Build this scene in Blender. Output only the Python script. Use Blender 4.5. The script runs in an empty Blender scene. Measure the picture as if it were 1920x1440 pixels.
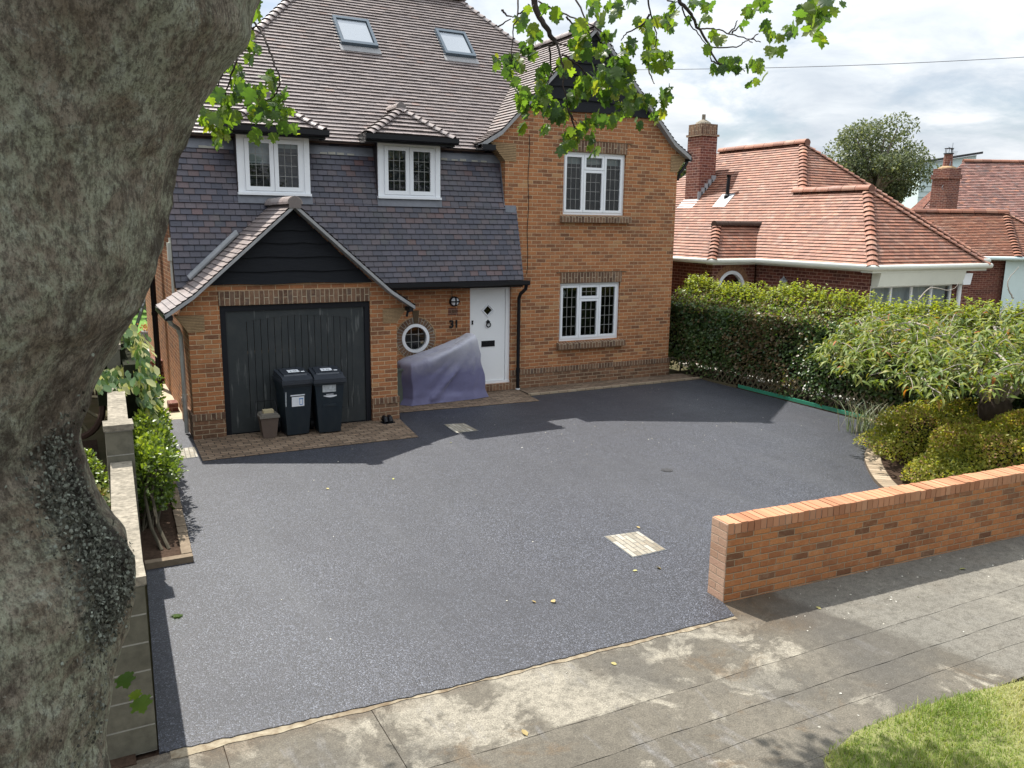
import bpy, bmesh, math, random
import numpy as np
from mathutils import Vector, Matrix
from mathutils.geometry import tessellate_polygon
random.seed(7); rng = np.random.default_rng(7)
S = bpy.context.scene; COL = S.collection
R = math.radians
# ------------------------------------------------------------------ camera
YAW, PITCH, ROLL, FPX, CAMH = R(28.10999889), R(11.09437302), R(0.73620423), 1530.0, 3.4
_cy, _sy, _cp, _sp = math.cos(YAW), math.sin(YAW), math.cos(PITCH), math.sin(PITCH)
FW = Vector((_sy*_cp, _cy*_cp, -_sp)); _r = Vector((_cy, -_sy, 0)); _u = _r.cross(FW)
RT = _r*math.cos(ROLL) + _u*math.sin(ROLL); UP = -_r*math.sin(ROLL) + _u*math.cos(ROLL)
CAM = Vector((0, 0, CAMH))
cam = bpy.data.objects.new('camera', bpy.data.cameras.new('camera')); COL.objects.link(cam)
cam.matrix_world = Matrix(((RT.x, UP.x, -FW.x, 0), (RT.y, UP.y, -FW.y, 0), (RT.z, UP.z, -FW.z, CAMH), (0, 0, 0, 1)))
cam.data.sensor_width = 36; cam.data.lens = FPX/1920*36; cam.data.clip_end = 2000; cam.data.clip_start = 0.05
S.camera = cam
def at(px, py, d):            # a place seen in the photograph, at depth d metres
    return CAM + (RT*((px-960)/FPX) - UP*((py-720)/FPX) + FW)*d
# ------------------------------------------------------------------ light
SUN_E, SUN_A, SUN_STR, SKY_STR, EXPOSURE = R(58.5), R(-12.5), 5.0, 0.10, 0.76
sv = Vector((math.sin(SUN_A)*math.cos(SUN_E), math.cos(SUN_A)*math.cos(SUN_E), math.sin(SUN_E)))
sl = bpy.data.lights.new('sun', 'SUN'); sl.energy = SUN_STR; sl.angle = R(0.53); sl.color = (1, .955, .88)
so = bpy.data.objects.new('sun', sl); COL.objects.link(so); so.rotation_euler = sv.to_track_quat('Z', 'Y').to_euler()
so.location = (-6, 30, 40)
S.view_settings.view_transform = 'Standard'; S.view_settings.look = 'None'
S.view_settings.exposure = EXPOSURE; S.view_settings.gamma = 1; S.view_settings.use_curve_mapping = False
# ------------------------------------------------------------------ node helper
class NT:
    def __init__(s, tree): s.t = tree; s.n = tree.nodes; s.l = tree.links
    def new(s, typ, **kw):
        nd = s.n.new(typ)
        for k, v in kw.items(): setattr(nd, k, v)
        return nd
    def set(s, sock, v):
        if hasattr(v, 'is_output') or isinstance(v, bpy.types.NodeSocket): s.l.new(v, sock)
        else: sock.default_value = v
    def math(s, op, a, b=None, c=None, clamp=False):
        nd = s.new('ShaderNodeMath', operation=op, use_clamp=clamp); s.set(nd.inputs[0], a)
        if b is not None: s.set(nd.inputs[1], b)
        if c is not None: s.set(nd.inputs[2], c)
        return nd.outputs[0]
    def vmath(s, op, a, b=None, scale=None):
        nd = s.new('ShaderNodeVectorMath', operation=op); s.set(nd.inputs[0], a)
        if b is not None: s.set(nd.inputs[1], b)
        if scale is not None: s.set(nd.inputs[3], scale)
        return nd.outputs[0]
    def noise(s, vec, scale, detail=4, rough=.6, out=0, dist=0):
        nd = s.new('ShaderNodeTexNoise'); s.l.new(vec, nd.inputs['Vector']); nd.inputs['Scale'].default_value = scale
        nd.inputs['Detail'].default_value = detail; nd.inputs['Roughness'].default_value = rough; nd.inputs['Distortion'].default_value = dist
        return nd.outputs[out]
    def vor(s, vec, scale, feature='F1', out='Distance'):
        nd = s.new('ShaderNodeTexVoronoi', feature=feature); s.l.new(vec, nd.inputs['Vector']); nd.inputs['Scale'].default_value = scale
        return nd.outputs[out]
    def ramp(s, fac, stops, interp='LINEAR'):
        nd = s.new('ShaderNodeValToRGB'); s.l.new(fac, nd.inputs[0]); cr = nd.color_ramp; cr.interpolation = interp
        while len(cr.elements) < len(stops): cr.elements.new(.5)
        for e, (p, c) in zip(cr.elements, stops):
            e.position = p; e.color = (c[0], c[1], c[2], 1) if hasattr(c, '__len__') else (c, c, c, 1)
        return nd.outputs[0]
    def mix(s, fac, a, b, blend='MIX'):
        nd = s.new('ShaderNodeMix', data_type='RGBA', blend_type=blend); s.set(nd.inputs[0], fac)
        for sock, v in ((nd.inputs[6], a), (nd.inputs[7], b)):
            if isinstance(v, (tuple, list)): sock.default_value = (v[0], v[1], v[2], 1)
            else: s.l.new(v, sock)
        return nd.outputs[2]
    def mapr(s, v, a, b, c=0., d=1.):
        nd = s.new('ShaderNodeMapRange'); s.set(nd.inputs[0], v)
        for i, x in enumerate((a, b, c, d)): nd.inputs[i+1].default_value = x
        return nd.outputs[0]
    def bump(s, h, strength=.5, dist=.01):
        nd = s.new('ShaderNodeBump'); s.l.new(h, nd.inputs['Height']); nd.inputs['Strength'].default_value = strength; nd.inputs['Distance'].default_value = dist
        return nd.outputs[0]
    def objc(s): return s.new('ShaderNodeTexCoord').outputs['Object']
    def pos(s): return s.new('ShaderNodeNewGeometry').outputs['Position']
    def uv(s): return s.new('ShaderNodeTexCoord').outputs['UV']
    def scalev(s, v, x, y, z):
        nd = s.new('ShaderNodeMapping'); s.l.new(v, nd.inputs[0]); nd.inputs['Scale'].default_value = (x, y, z); return nd.outputs[0]
def mat(name):
    m = bpy.data.materials.new(name); m.use_nodes = True
    nt = NT(m.node_tree); b = m.node_tree.nodes['Principled BSDF']
    return m, nt, b
def put(nt, sock, v):
    if isinstance(v, bpy.types.NodeSocket): nt.l.new(v, sock)
    elif isinstance(v, (tuple, list)): sock.default_value = (v[0], v[1], v[2], 1)
    else: sock.default_value = v
# ------------------------------------------------------------------ sky
W = bpy.data.worlds.new('World'); S.world = W; W.use_nodes = True
nt = NT(W.node_tree); bg = W.node_tree.nodes['Background']
sky = nt.new('ShaderNodeTexSky', sky_type='NISHITA', sun_disc=False, sun_elevation=SUN_E, sun_rotation=SUN_A, air_density=1.0, dust_density=1.6, ozone_density=1.2)
gen = nt.new('ShaderNodeTexCoord').outputs['Generated']
sep = nt.new('ShaderNodeSeparateXYZ'); nt.l.new(gen, sep.inputs[0])
zz = nt.math('ADD', nt.math('MAXIMUM', sep.outputs[2], 0.0), .22)
cv = nt.new('ShaderNodeCombineXYZ'); nt.l.new(nt.math('DIVIDE', sep.outputs[0], zz), cv.inputs[0]); nt.l.new(nt.math('DIVIDE', sep.outputs[1], zz), cv.inputs[1])
n1 = nt.noise(cv.outputs[0], 1.15, 9, .62, dist=.35)
n2 = nt.noise(nt.vmath('ADD', cv.outputs[0], (3.1, 1.7, .4)), 3.0, 8, .6, dist=.3)
mask = nt.mapr(nt.math('ADD', n1, nt.math('MULTIPLY', n2, .25)), .42, .62)
cloud = nt.ramp(n2, [(.30, (5.6, 6.2, 6.95)), (.5, (7.2, 7.7, 8.2)), (.70, (9.4, 9.6, 9.8))])
lum = nt.math('ADD', .58, nt.math('MULTIPLY', nt.math('MAXIMUM', sep.outputs[2], 0.0), .95))   # overcast parts are brightest overhead
cl2 = nt.vmath('SCALE', cloud, scale=lum)
nt.l.new(nt.mix(mask, nt.vmath('SCALE', sky.outputs[0], scale=.8), cl2), bg.inputs[0]); bg.inputs[1].default_value = SKY_STR
# ------------------------------------------------------------------ mesh builder
class MB:
    def __init__(s): s.v = []; s.f = []; s.m = []; s.uv = []
    def face(s, pts, mi=0, uv=None, sold=False):
        pts = [Vector(p) for p in pts]; b = len(s.v); s.v += [tuple(p) for p in pts]
        s.f.append(tuple(range(b, b+len(pts)))); s.m.append(mi)
        if uv is None:
            n = Vector((0, 0, 0))
            for i in range(len(pts)):
                a, c = pts[i], pts[(i+1) % len(pts)]
                n += Vector(((a.y-c.y)*(a.z+c.z), (a.z-c.z)*(a.x+c.x), (a.x-c.x)*(a.y+c.y)))
            if n.length > 1e-12: n.normalize()
            if abs(n.z) > .7: uv = [(p.x, p.y) for p in pts]
            else:
                t = Vector((-n.y, n.x, 0)); t.normalize(); uv = [(p.dot(t), p.z) for p in pts]
            if sold:
                z0 = min(q[1] for q in uv); uv = [((q[1]-z0)+.003, q[0]) for q in uv]
        elif isinstance(uv, tuple): uv = [uv]*len(pts)
        s.uv.append(uv)
    def box(s, x0, x1, y0, y1, z0, z1, mi=0, uv=None, sold=False):
        if x0 > x1: x0, x1 = x1, x0
        if y0 > y1: y0, y1 = y1, y0
        if z0 > z1: z0, z1 = z1, z0
        P = [(x0,y0,z0),(x1,y0,z0),(x1,y1,z0),(x0,y1,z0),(x0,y0,z1),(x1,y0,z1),(x1,y1,z1),(x0,y1,z1)]
        for q in ((3,2,1,0),(4,5,6,7),(0,1,5,4),(1,2,6,5),(2,3,7,6),(3,0,4,7)): s.face([P[i] for i in q], mi, uv, sold)
    def obox(s, o, ax, ay, az, mi=0, uv=None):     # box from corner o along three vectors
        o, ax, ay, az = Vector(o), Vector(ax), Vector(ay), Vector(az)
        P = [o, o+ax, o+ax+ay, o+ay, o+az, o+ax+az, o+ax+ay+az, o+ay+az]
        for q in ((3,2,1,0),(4,5,6,7),(0,1,5,4),(1,2,6,5),(2,3,7,6),(3,0,4,7)): s.face([P[i] for i in q], mi, uv)
    def prism(s, poly, axis, a, b, mi=0, sold=False):   # poly in the two other axes, extruded along axis from a to b
        def P(q, w):
            return {'x': (w, q[0], q[1]), 'y': (q[0], w, q[1]), 'z': (q[0], q[1], w)}[axis]
        n = len(poly)
        area = sum(poly[i][0]*poly[(i+1) % n][1]-poly[(i+1) % n][0]*poly[i][1] for i in range(n))
        if area < 0: poly = poly[::-1]
        flip = (axis == 'y')
        lo, hi = [P(q, a) for q in poly], [P(q, b) for q in poly]
        if (a < b) == flip: lo, hi = hi, lo
        s.face(lo[::-1], mi, None, sold); s.face(hi, mi, None, sold)
        for i in range(n):
            j = (i+1) % n; s.face([lo[i], lo[j], hi[j], hi[i]], mi, None, sold)
    def holed(s, outer, holes, axis_y, mi=0, depth=None):  # wall in a plane y=const with openings and reveals
        loops = [[Vector((p[0], p[1], 0)) for p in outer]] + [[Vector((p[0], p[1], 0)) for p in h] for h in holes]
        flat = [p for l in loops for p in l]
        for t in tessellate_polygon(loops):
            a, b, c = (flat[i] for i in t)
            if (b-a).cross(c-a).z < 0: b, c = c, b
            s.face([(a.x, axis_y, a.y), (b.x, axis_y, b.y), (c.x, axis_y, c.y)], mi)
        if depth:
            for h in holes:
                for i in range(len(h)):
                    a, b = h[i], h[(i+1) % len(h)]
                    s.face([(a[0], axis_y, a[1]), (b[0], axis_y, b[1]), (b[0], axis_y+depth, b[1]), (a[0], axis_y+depth, a[1])], mi)
    def tube(s, path, rad, seg=8, mi=0, cap=True, uv=None):
        path = [Vector(p) for p in path]
        if not hasattr(rad, '__len__'): rad = [rad]*len(path)
        rings = []; up = None
        for i, p in enumerate(path):
            d = (path[min(i+1, len(path)-1)]-path[max(i-1, 0)])
            if d.length < 1e-9: d = Vector((0, 0, 1))
            d.normalize()
            if up is None: up = Vector((0, 0, 1)) if abs(d.z) < .9 else Vector((1, 0, 0))
            x = d.cross(up); x.normalize(); up = x.cross(d); up.normalize()
            rings.append([p + (x*math.cos(2*math.pi*k/seg)+up*math.sin(2*math.pi*k/seg))*rad[i] for k in range(seg)])
        for a, b in zip(rings, rings[1:]):
            for k in range(seg):
                j = (k+1) % seg; s.face([a[k], a[j], b[j], b[k]], mi, uv)
        if cap: s.face(rings[0][::-1], mi, uv); s.face(rings[-1], mi, uv)
    def build(s, name, mats, parent=None, smooth=False, bevel=0, weld=False, **props):
        me = bpy.data.meshes.new(name); me.from_pydata(s.v, [], s.f)
        if not isinstance(mats, (list, tuple)): mats = [mats]
        for m in mats: me.materials.append(m)
        me.polygons.foreach_set('material_index', s.m)
        ul = me.uv_layers.new(name='UVMap'); ul.data.foreach_set('uv', [c for f in s.uv for q in f for c in q])
        if weld or smooth:
            bm = bmesh.new(); bm.from_mesh(me); bmesh.ops.remove_doubles(bm, verts=bm.verts, dist=1e-4); bmesh.ops.recalc_face_normals(bm, faces=bm.faces); bm.to_mesh(me); bm.free()
        if smooth:
            me.polygons.foreach_set('use_smooth', [True]*len(me.polygons))
        return link(name, me, parent, bevel, **props)
def link(name, me, parent=None, bevel=0, **props):
    o = bpy.data.objects.new(name, me); COL.objects.link(o)
    if parent: o.parent = parent; o.matrix_parent_inverse = parent.matrix_world.inverted()
    if bevel:
        md = o.modifiers.new('Bevel', 'BEVEL'); md.width = bevel; md.segments = 2; md.limit_method = 'ANGLE'; md.angle_limit = R(40)
    for k, v in props.items(): o[k] = v
    return o
def thing(name, label, cat, loc=(0, 0, 0), group=None):
    o = bpy.data.objects.new(name, None); COL.objects.link(o); o.location = loc; o['label'] = label; o['category'] = cat
    o.empty_display_size = .1
    o.matrix_world = Matrix.Translation(loc)
    if group: o['group'] = group
    return o
def tag(o, label, cat, group=None):
    o['label'] = label; o['category'] = cat
    if group: o['group'] = group
    return o
def structure(o): o['kind'] = 'structure'; return o
def fastmesh(name, verts, faces_tpl, nper, ncopy, uv_rand, m, parent=None, smooth=False, **props):
    """ncopy copies of one small template already placed in verts (ncopy*nper,3); a random pair per copy in the UV map"""
    me = bpy.data.meshes.new(name); me.vertices.add(len(verts)); me.vertices.foreach_set('co', verts.astype(np.float32).ravel())
    lt = np.concatenate([np.array(f) for f in faces_tpl]); ln = np.array([len(f) for f in faces_tpl])
    loops = (lt[None, :] + (np.arange(ncopy)*nper)[:, None]).ravel()
    tot = np.tile(ln, ncopy); start = np.concatenate([[0], np.cumsum(tot)[:-1]])
    me.loops.add(len(loops)); me.loops.foreach_set('vertex_index', loops.astype(np.int32))
    me.polygons.add(len(tot)); me.polygons.foreach_set('loop_start', start.astype(np.int32)); me.polygons.foreach_set('loop_total', tot.astype(np.int32))
    ul = me.uv_layers.new(name='UVMap'); ul.data.foreach_set('uv', np.repeat(uv_rand, len(lt), axis=0).astype(np.float32).ravel())
    for mm in (m if isinstance(m, (list, tuple)) else [m]): me.materials.append(mm)
    me.update(); me.validate()
    if smooth: me.polygons.foreach_set('use_smooth', [True]*len(me.polygons))
    return link(name, me, parent, **props)
def frames(nrm, tip):
    """orthonormal frames: y = tip direction, z = near nrm"""
    y = tip/np.linalg.norm(tip, axis=1, keepdims=True); x = np.cross(y, nrm); x /= np.linalg.norm(x, axis=1, keepdims=True)+1e-9
    z = np.cross(x, y); return x, y, z
LEAF = {
 'oval': (np.array([(0,0,0),(.32,.35,.06),(.26,.75,.05),(0,1,0),(-.26,.75,.05),(-.32,.35,.06),(0,.5,-.03)]), [(0,1,6),(1,2,6),(2,3,6),(3,4,6),(4,5,6),(5,0,6)]),
 'quad': (np.array([(0,0,0),(.3,.5,.07),(0,1,0),(-.3,.5,.07)]), [(0,1,2),(0,2,3)]),
 'long': (np.array([(0,0,0),(.10,.25,.05),(.125,.55,-.04),(0,1,-.42),(-.125,.55,-.04),(-.10,.25,.05),(0,.3,.0),(0,.6,-.12)]), [(0,1,6),(0,6,5),(1,2,7,6),(6,7,4,5),(2,3,7),(7,3,4)]),
}
_lob = [(0,0),(.12,-.06),(.30,.02),(.36,.14),(.47,.10),(.54,.30),(.42,.34),(.46,.50),(.58,.56),(.50,.70),(.34,.66),(.20,.70),(.22,.86),(.10,.92),(0,1.08)]
_out = _lob + [(-x, y) for x, y in _lob[-2:0:-1]]
_mv = np.array([(x, y, -.16*(abs(x)**1.5)*1.2 - .10*max(0, y-.35)**2*1.6 + .05*math.sin(9*x+5*y)*.5) for x, y in _out] + [(0, .42, .06)])
LEAF['maple'] = (_mv, [(i, (i+1) % len(_out), len(_out)) for i in range(len(_out))])
def leaves(name, pos, nrm, tip, size, shape, m, parent=None, uvr=None, smooth=False, **props):
    pos, nrm, tip = np.asarray(pos, float), np.asarray(nrm, float), np.asarray(tip, float); n = len(pos)
    size = np.broadcast_to(np.asarray(size, float), (n,))
    T, F = LEAF[shape]; x, y, z = frames(nrm, tip)
    V = pos[:, None, :] + size[:, None, None]*(T[None, :, 0:1]*x[:, None, :] + T[None, :, 1:2]*y[:, None, :] + T[None, :, 2:3]*z[:, None, :])
    if uvr is None: uvr = rng.random((n, 2))
    return fastmesh(name, V.reshape(-1, 3), F, len(T), n, uvr, m, parent, smooth, **props)
def rdir(n): 
    v = rng.normal(size=(n, 3)); return v/np.linalg.norm(v, axis=1, keepdims=True)
# ------------------------------------------------------------------ materials
def brick_mat(name, stops, mortar, bw=.225, bh=.075, mj=.011, offset=.5, rough=.85, stain=.35, bumpd=.012, stain_col=(.06, .05, .04)):
    m, nt, b = mat(name); uv = nt.uv()
    wob = nt.vmath('SCALE', nt.vmath('SUBTRACT', nt.noise(nt.vmath('MULTIPLY', uv, (1, 1, 1)), 9, 2, out=1), (.5, .5, .5)), scale=.012)
    uvw = nt.vmath('ADD', uv, wob); sp = nt.new('ShaderNodeSeparateXYZ'); nt.l.new(uvw, sp.inputs[0])
    v = nt.math('DIVIDE', sp.outputs[1], bh); row = nt.math('FLOOR', v)
    u = nt.math('ADD', nt.math('DIVIDE', sp.outputs[0], bw), nt.math('MULTIPLY', nt.math('FLOORED_MODULO', row, 2.0), offset)); col = nt.math('FLOOR', u)
    fu, fv = nt.math('FRACT', u), nt.math('FRACT', v)
    du = nt.math('MULTIPLY', nt.math('MINIMUM', fu, nt.math('SUBTRACT', 1., fu)), bw); dv = nt.math('MULTIPLY', nt.math('MINIMUM', fv, nt.math('SUBTRACT', 1., fv)), bh)
    edge = nt.math('MINIMUM', du, dv)
    mask = nt.mapr(edge, mj*.35, mj*.75)          # 0 mortar .. 1 brick
    cm = nt.new('ShaderNodeCombineXYZ'); nt.l.new(col, cm.inputs[0]); nt.l.new(row, cm.inputs[1])
    wn = nt.new('ShaderNodeTexWhiteNoise', noise_dimensions='2D'); nt.l.new(cm.outputs[0], wn.inputs['Vector'])
    c = nt.ramp(wn.outputs['Value'], stops)
    fine = nt.noise(uv, 55, 4, .7); big = nt.noise(uv, 1.3, 5, .65); med = nt.noise(uv, 14, 3)
    c = nt.mix(nt.mapr(fine, .3, .75, 0, .38), c, (.045, .03, .022))
    c = nt.mix(nt.mapr(med, .5, .75, 0, .3), c, (.50, .33, .20))
    mc = nt.mix(nt.mapr(fine, .3, .7, 0, .5), mortar, tuple(x*.55 for x in mortar))
    c = nt.mix(mask, mc, c)
    c = nt.mix(nt.mapr(big, .52, .78, 0, stain), c, stain_col)
    put(nt, b.inputs['Base Color'], c); b.inputs['Roughness'].default_value = rough; b.inputs['Specular IOR Level'].default_value = .25
    h = nt.math('ADD', nt.math('MULTIPLY', mask, .8), nt.math('MULTIPLY', fine, .35))
    nt.l.new(nt.bump(h, .7, bumpd), b.inputs['Normal']); return m
def tile_mat(name, stops, rough=.42, spec=.5, lich=None, lamt=.3, weather=.35, wcol=(.05, .045, .045)):
    m, nt, b = mat(name); uv = nt.uv(); sp = nt.new('ShaderNodeSeparateXYZ'); nt.l.new(uv, sp.inputs[0]); P = nt.objc()
    c = nt.ramp(sp.outputs[0], stops)
    fine = nt.noise(P, 45, 4, .7); big = nt.noise(P, .9, 5, .65)
    c = nt.mix(nt.mapr(fine, .35, .75, 0, .35), c, tuple(x*.5 for x in stops[0][1]))
    c = nt.mix(nt.mapr(big, .5, .75, 0, weather), c, wcol)
    if lich: c = nt.mix(nt.math('MULTIPLY', nt.mapr(nt.noise(P, 2.2, 6, .7), .56, .70), lamt), c, lich)
    c = nt.mix(nt.mapr(sp.outputs[1], 0, 1, 0, .82), c, (.022, .018, .018))  # tile lips painted dark for the shade under each course
    put(nt, b.inputs['Base Color'], c); put(nt, b.inputs['Roughness'], nt.mapr(fine, .3, .7, rough-.06, rough+.12)); b.inputs['Specular IOR Level'].default_value = spec
    nt.l.new(nt.bump(fine, .35, .006), b.inputs['Normal']); return m
def leaf_mat(name, stops, trans=.4, rough=.42, tint=(1.25, 1.3, .55), spec=.4, vary=.3):
    m, nt, b = mat(name); uv = nt.uv(); sp = nt.new('ShaderNodeSeparateXYZ'); nt.l.new(uv, sp.inputs[0])
    c = nt.ramp(sp.outputs[0], stops); c = nt.mix(nt.math('MULTIPLY', sp.outputs[1], vary), c, tuple(x*.35 for x in stops[0][1]))
    put(nt, b.inputs['Base Color'], c); b.inputs['Roughness'].default_value = rough; b.inputs['Specular IOR Level'].default_value = spec
    tr = nt.new('ShaderNodeBsdfTranslucent'); nt.l.new(nt.mix(1.0, c, tint, 'MULTIPLY'), tr.inputs[0])
    ms = nt.new('ShaderNodeMixShader'); ms.inputs[0].default_value = trans
    out = m.node_tree.nodes['Material Output']; nt.l.new(b.outputs[0], ms.inputs[1]); nt.l.new(tr.outputs[0], ms.inputs[2]); nt.l.new(ms.outputs[0], out.inputs[0]); return m
def plain(name, col, rough=.5, spec=.5, noise=.25, scale=20, metal=0, dark=None, bump=.0, stretch=(1, 1, 1), coat=0):
    m, nt, b = mat(name); P = nt.scalev(nt.objc(), *stretch); n = nt.noise(P, scale, 5, .65); n2 = nt.noise(P, scale*.13, 4, .6)
    d = dark or tuple(x*.45 for x in col)
    c = nt.mix(nt.mapr(n, .35, .75, 0, noise), col, d); c = nt.mix(nt.mapr(n2, .45, .75, 0, noise*.8), c, d)
    put(nt, b.inputs['Base Color'], c); put(nt, b.inputs['Roughness'], nt.mapr(n, .3, .7, max(0.02, rough-.07), min(1, rough+.08))); b.inputs['Specular IOR Level'].default_value = spec; b.inputs['Metallic'].default_value = metal
    if bump: nt.l.new(nt.bump(n, bump, .01), b.inputs['Normal'])
    return m
M = {}
M['brick'] = brick_mat('house_brick', [(0, (.20, .088, .046)), (.22, (.34, .135, .058)), (.45, (.43, .172, .070)), (.62, (.48, .20, .080)), (.8, (.40, .155, .062)), (.93, (.30, .12, .055)), (1, (.50, .27, .125))], (.55, .385, .235))
M['soldier'] = brick_mat('dark_soldier_brick', [(0, (.10, .055, .038)), (.4, (.17, .095, .06)), (.75, (.23, .13, .08)), (1, (.13, .09, .07))], (.46, .37, .26), bumpd=.014)
M['plinth'] = brick_mat('plinth_brick', [(0, (.12, .065, .04)), (.5, (.21, .105, .06)), (1, (.28, .145, .08))], (.40, .31, .21), stain=.5)
M['wallbrick'] = brick_mat('garden_wall_brick', [(0, (.16, .070, .035)), (.10, (.30, .115, .045)), (.4, (.42, .160, .058)), (.7, (.48, .195, .070)), (.92, (.37, .135, .050)), (1, (.20, .10, .055))], (.36, .26, .165), bw=.2, bh=.0665, mj=.009, stain=.5, bumpd=.02)
M['endbrick'] = brick_mat('end_brick', [(0, (.50, .30, .20)), (.5, (.62, .40, .28)), (1, (.56, .34, .24))], (.45, .33, .24), mj=.008, stain=.2)  # paler brick: sunlight on the wall end put into the colour
M['copebrick'] = brick_mat('coping_brick', [(0, (.38, .165, .085)), (.4, (.44, .20, .105)), (.8, (.47, .225, .125)), (1, (.36, .155, .08))], (.40, .27, .17), bw=.225, bh=.075, mj=.010, stain=.25, bumpd=.018)
M['redbrick'] = brick_mat('bungalow_brick', [(0, (.085, .025, .022)), (.5, (.145, .042, .033)), (1, (.19, .06, .042))], (.40, .24, .19), bumpd=.01)
M['redbrick_tan'] = brick_mat('arch_brick', [(0, (.24, .12, .07)), (1, (.33, .18, .10))], (.4, .3, .2))
M['chimbrick'] = brick_mat('chimney_brick', [(0, (.10, .032, .028)), (.5, (.17, .05, .038)), (1, (.22, .075, .05))], (.46, .30, .25), bumpd=.01)
M['tan'] = plain('corbel_tan', (.40, .27, .15), .8, .2, .5, 30)
M['tan2'] = plain('corbel_dark', (.13, .09, .055), .85, .2, .5, 30)
M['tile'] = tile_mat('plain_tile', [(0, (.255, .21, .20)), (.35, (.28, .23, .215)), (.8, (.30, .245, .225)), (.97, (.315, .25, .23)), (1, (.32, .22, .185))], rough=.36, spec=.7, weather=.25, wcol=(.16, .14, .145))
M['tileblue'] = tile_mat('hung_tile', [(0, (.036, .038, .060)), (.35, (.056, .054, .080)), (.62, (.074, .065, .086)), (.92, (.094, .070, .080)), (1, (.125, .066, .064))], rough=.42, spec=.5, lich=(.10, .105, .08), lamt=.35)
M['tilered'] = tile_mat('red_tile', [(0, (.24, .105, .068)), (.3, (.31, .130, .080)), (.65, (.355, .150, .090)), (.9, (.34, .175, .12)), (1, (.42, .21, .13))], rough=.6, spec=.35, lich=(.44, .33, .28), lamt=.4, wcol=(.16, .10, .08))
M['tiledark'] = tile_mat('old_tile', [(0, (.21, .11, .09)), (.4, (.34, .17, .14)), (.7, (.40, .22, .18)), (.9, (.28, .19, .175)), (1, (.56, .25, .16))], rough=.65, spec=.3, lich=(.12, .11, .12), lamt=.8)
M['lead'] = plain('lead', (.10, .108, .13), .45, .5, .6, 9, dark=(.19, .20, .23))
M['leadlight'] = plain('lead_light', (.42, .44, .46), .45, .5, .5, 9, dark=(.2, .21, .23))
M['undercloak'] = plain('undercloak', (.33, .33, .335), .8, .2, .4, 12)
M['blackboard'] = plain('black_weatherboard', (.0105, .012, .0155), .75, .22, .6, 16, dark=(.010, .011, .014), bump=.5, stretch=(.5, 1, 6))
M['black'] = plain('black_plastic', (.007, .0075, .010), .45, .28, .3, 9)
M['blackframe'] = plain('black_paint', (.008, .009, .013), .55, .25, .3, 9)
M['white'] = plain('white_upvc', (.78, .80, .83), .32, .5, .06, 6, dark=(.62, .66, .70))
M['whitedoor'] = plain('white_door', (.80, .81, .82), .38, .5, .05, 6, dark=(.66, .68, .70))
M['cream'] = plain('cream_paint', (.66, .67, .60), .5, .4, .12, 5)
M['concrete'] = plain('concrete_block', (.155, .145, .11), .9, .2, .7, 10, dark=(.06, .058, .045), bump=.5)
M['coping'] = plain('coping_stone', (.30, .265, .21), .9, .2, 1., 22, dark=(.10, .09, .07), bump=.6)
M['joint'] = plain('pale_mortar', (.34, .33, .29), .9, .2, .4, 30)
M['grey_pipe'] = plain('grey_pipe', (.58, .585, .57), .5, .4, .3, 8)
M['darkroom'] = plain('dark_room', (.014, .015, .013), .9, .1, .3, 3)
M['blind'] = plain('blind', (.46, .50, .50), .8, .2, .2, 9)
M['net'] = plain('net_curtain', (.62, .64, .66), .9, .1, .5, 3, stretch=(14, 14, .4), dark=(.38, .41, .45))
M['leadcame'] = plain('lead_came', (.26, .26, .25), .5, .5, .2, 8)
M['soil'] = plain('soil', (.060, .038, .026), .95, .1, .8, 22, dark=(.022, .014, .010), bump=1.)
M['earth'] = plain('earth', (.10, .085, .05), .95, .1, .6, 4, dark=(.05, .06, .025))
M['lawn'] = plain('lawn', (.095, .19, .025), .9, .2, .5, 8, dark=(.06, .12, .02))
M['path'] = plain('path_concrete', (.46, .40, .29), .9, .2, .5, 4, dark=(.28, .24, .17))
M['slabwhite'] = plain('pale_slab', (.40, .38, .34), .85, .2, .2, 4)
M['brownpl'] = plain('brown_plastic', (.115, .085, .07), .5, .4, .25, 10)
M['binlid'] = plain('bin_lid', (.022, .027, .036), .42, .5, .35, 9, dark=(.035, .04, .05))
M['stonetan'] = plain('tan_stone', (.45, .38, .24), .9, .2, .4, 40)
M['greybox'] = plain('grey_green_box', (.105, .125, .105), .55, .3, .15, 8)
M['sticker'] = plain('white_sticker', (.74, .76, .80), .4, .4, .12, 14)
M['stickergrey'] = plain('worn_sticker', (.55, .58, .60), .5, .4, .6, 30, dark=(.10, .11, .12))
M['stickerblue'] = plain('blue_print', (.10, .24, .52), .4, .4, .1, 10)
M['ink'] = plain('ink', (.05, .05, .06), .5, .4, .1, 10)
M['green'] = plain('green_board', (.035, .22, .135), .5, .4, .3, 10)
M['trellis'] = plain('trellis_wood', (.10, .085, .05), .85, .2, .5, 14)
M['wooddark'] = plain('dark_wood', (.055, .03, .02), .7, .3, .5, 10)
M['metal'] = plain('grey_metal', (.30, .32, .34), .4, .5, .2, 8, metal=.6)
M['chairgrey'] = plain('chair_metal', (.055, .06, .065), .45, .5, .2, 8)
M['chairfab'] = plain('chair_fabric', (.34, .37, .38), .7, .3, .2, 8)
M['potgrey'] = plain('planter_grey', (.13, .125, .125), .7, .3, .3, 8)
M['bluegrey'] = plain('blue_grey_aluminium', (.065, .095, .125), .4, .6, .12, 8)
M['weather'] = plain('pale_weatherboard', (.62, .74, .74), .55, .3, .1, 5)
M['iron'] = plain('cast_iron', (.035, .035, .038), .6, .4, .4, 30)
M['wire'] = plain('wire', (.10, .11, .13), .6, .3, .1, 10)
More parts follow.
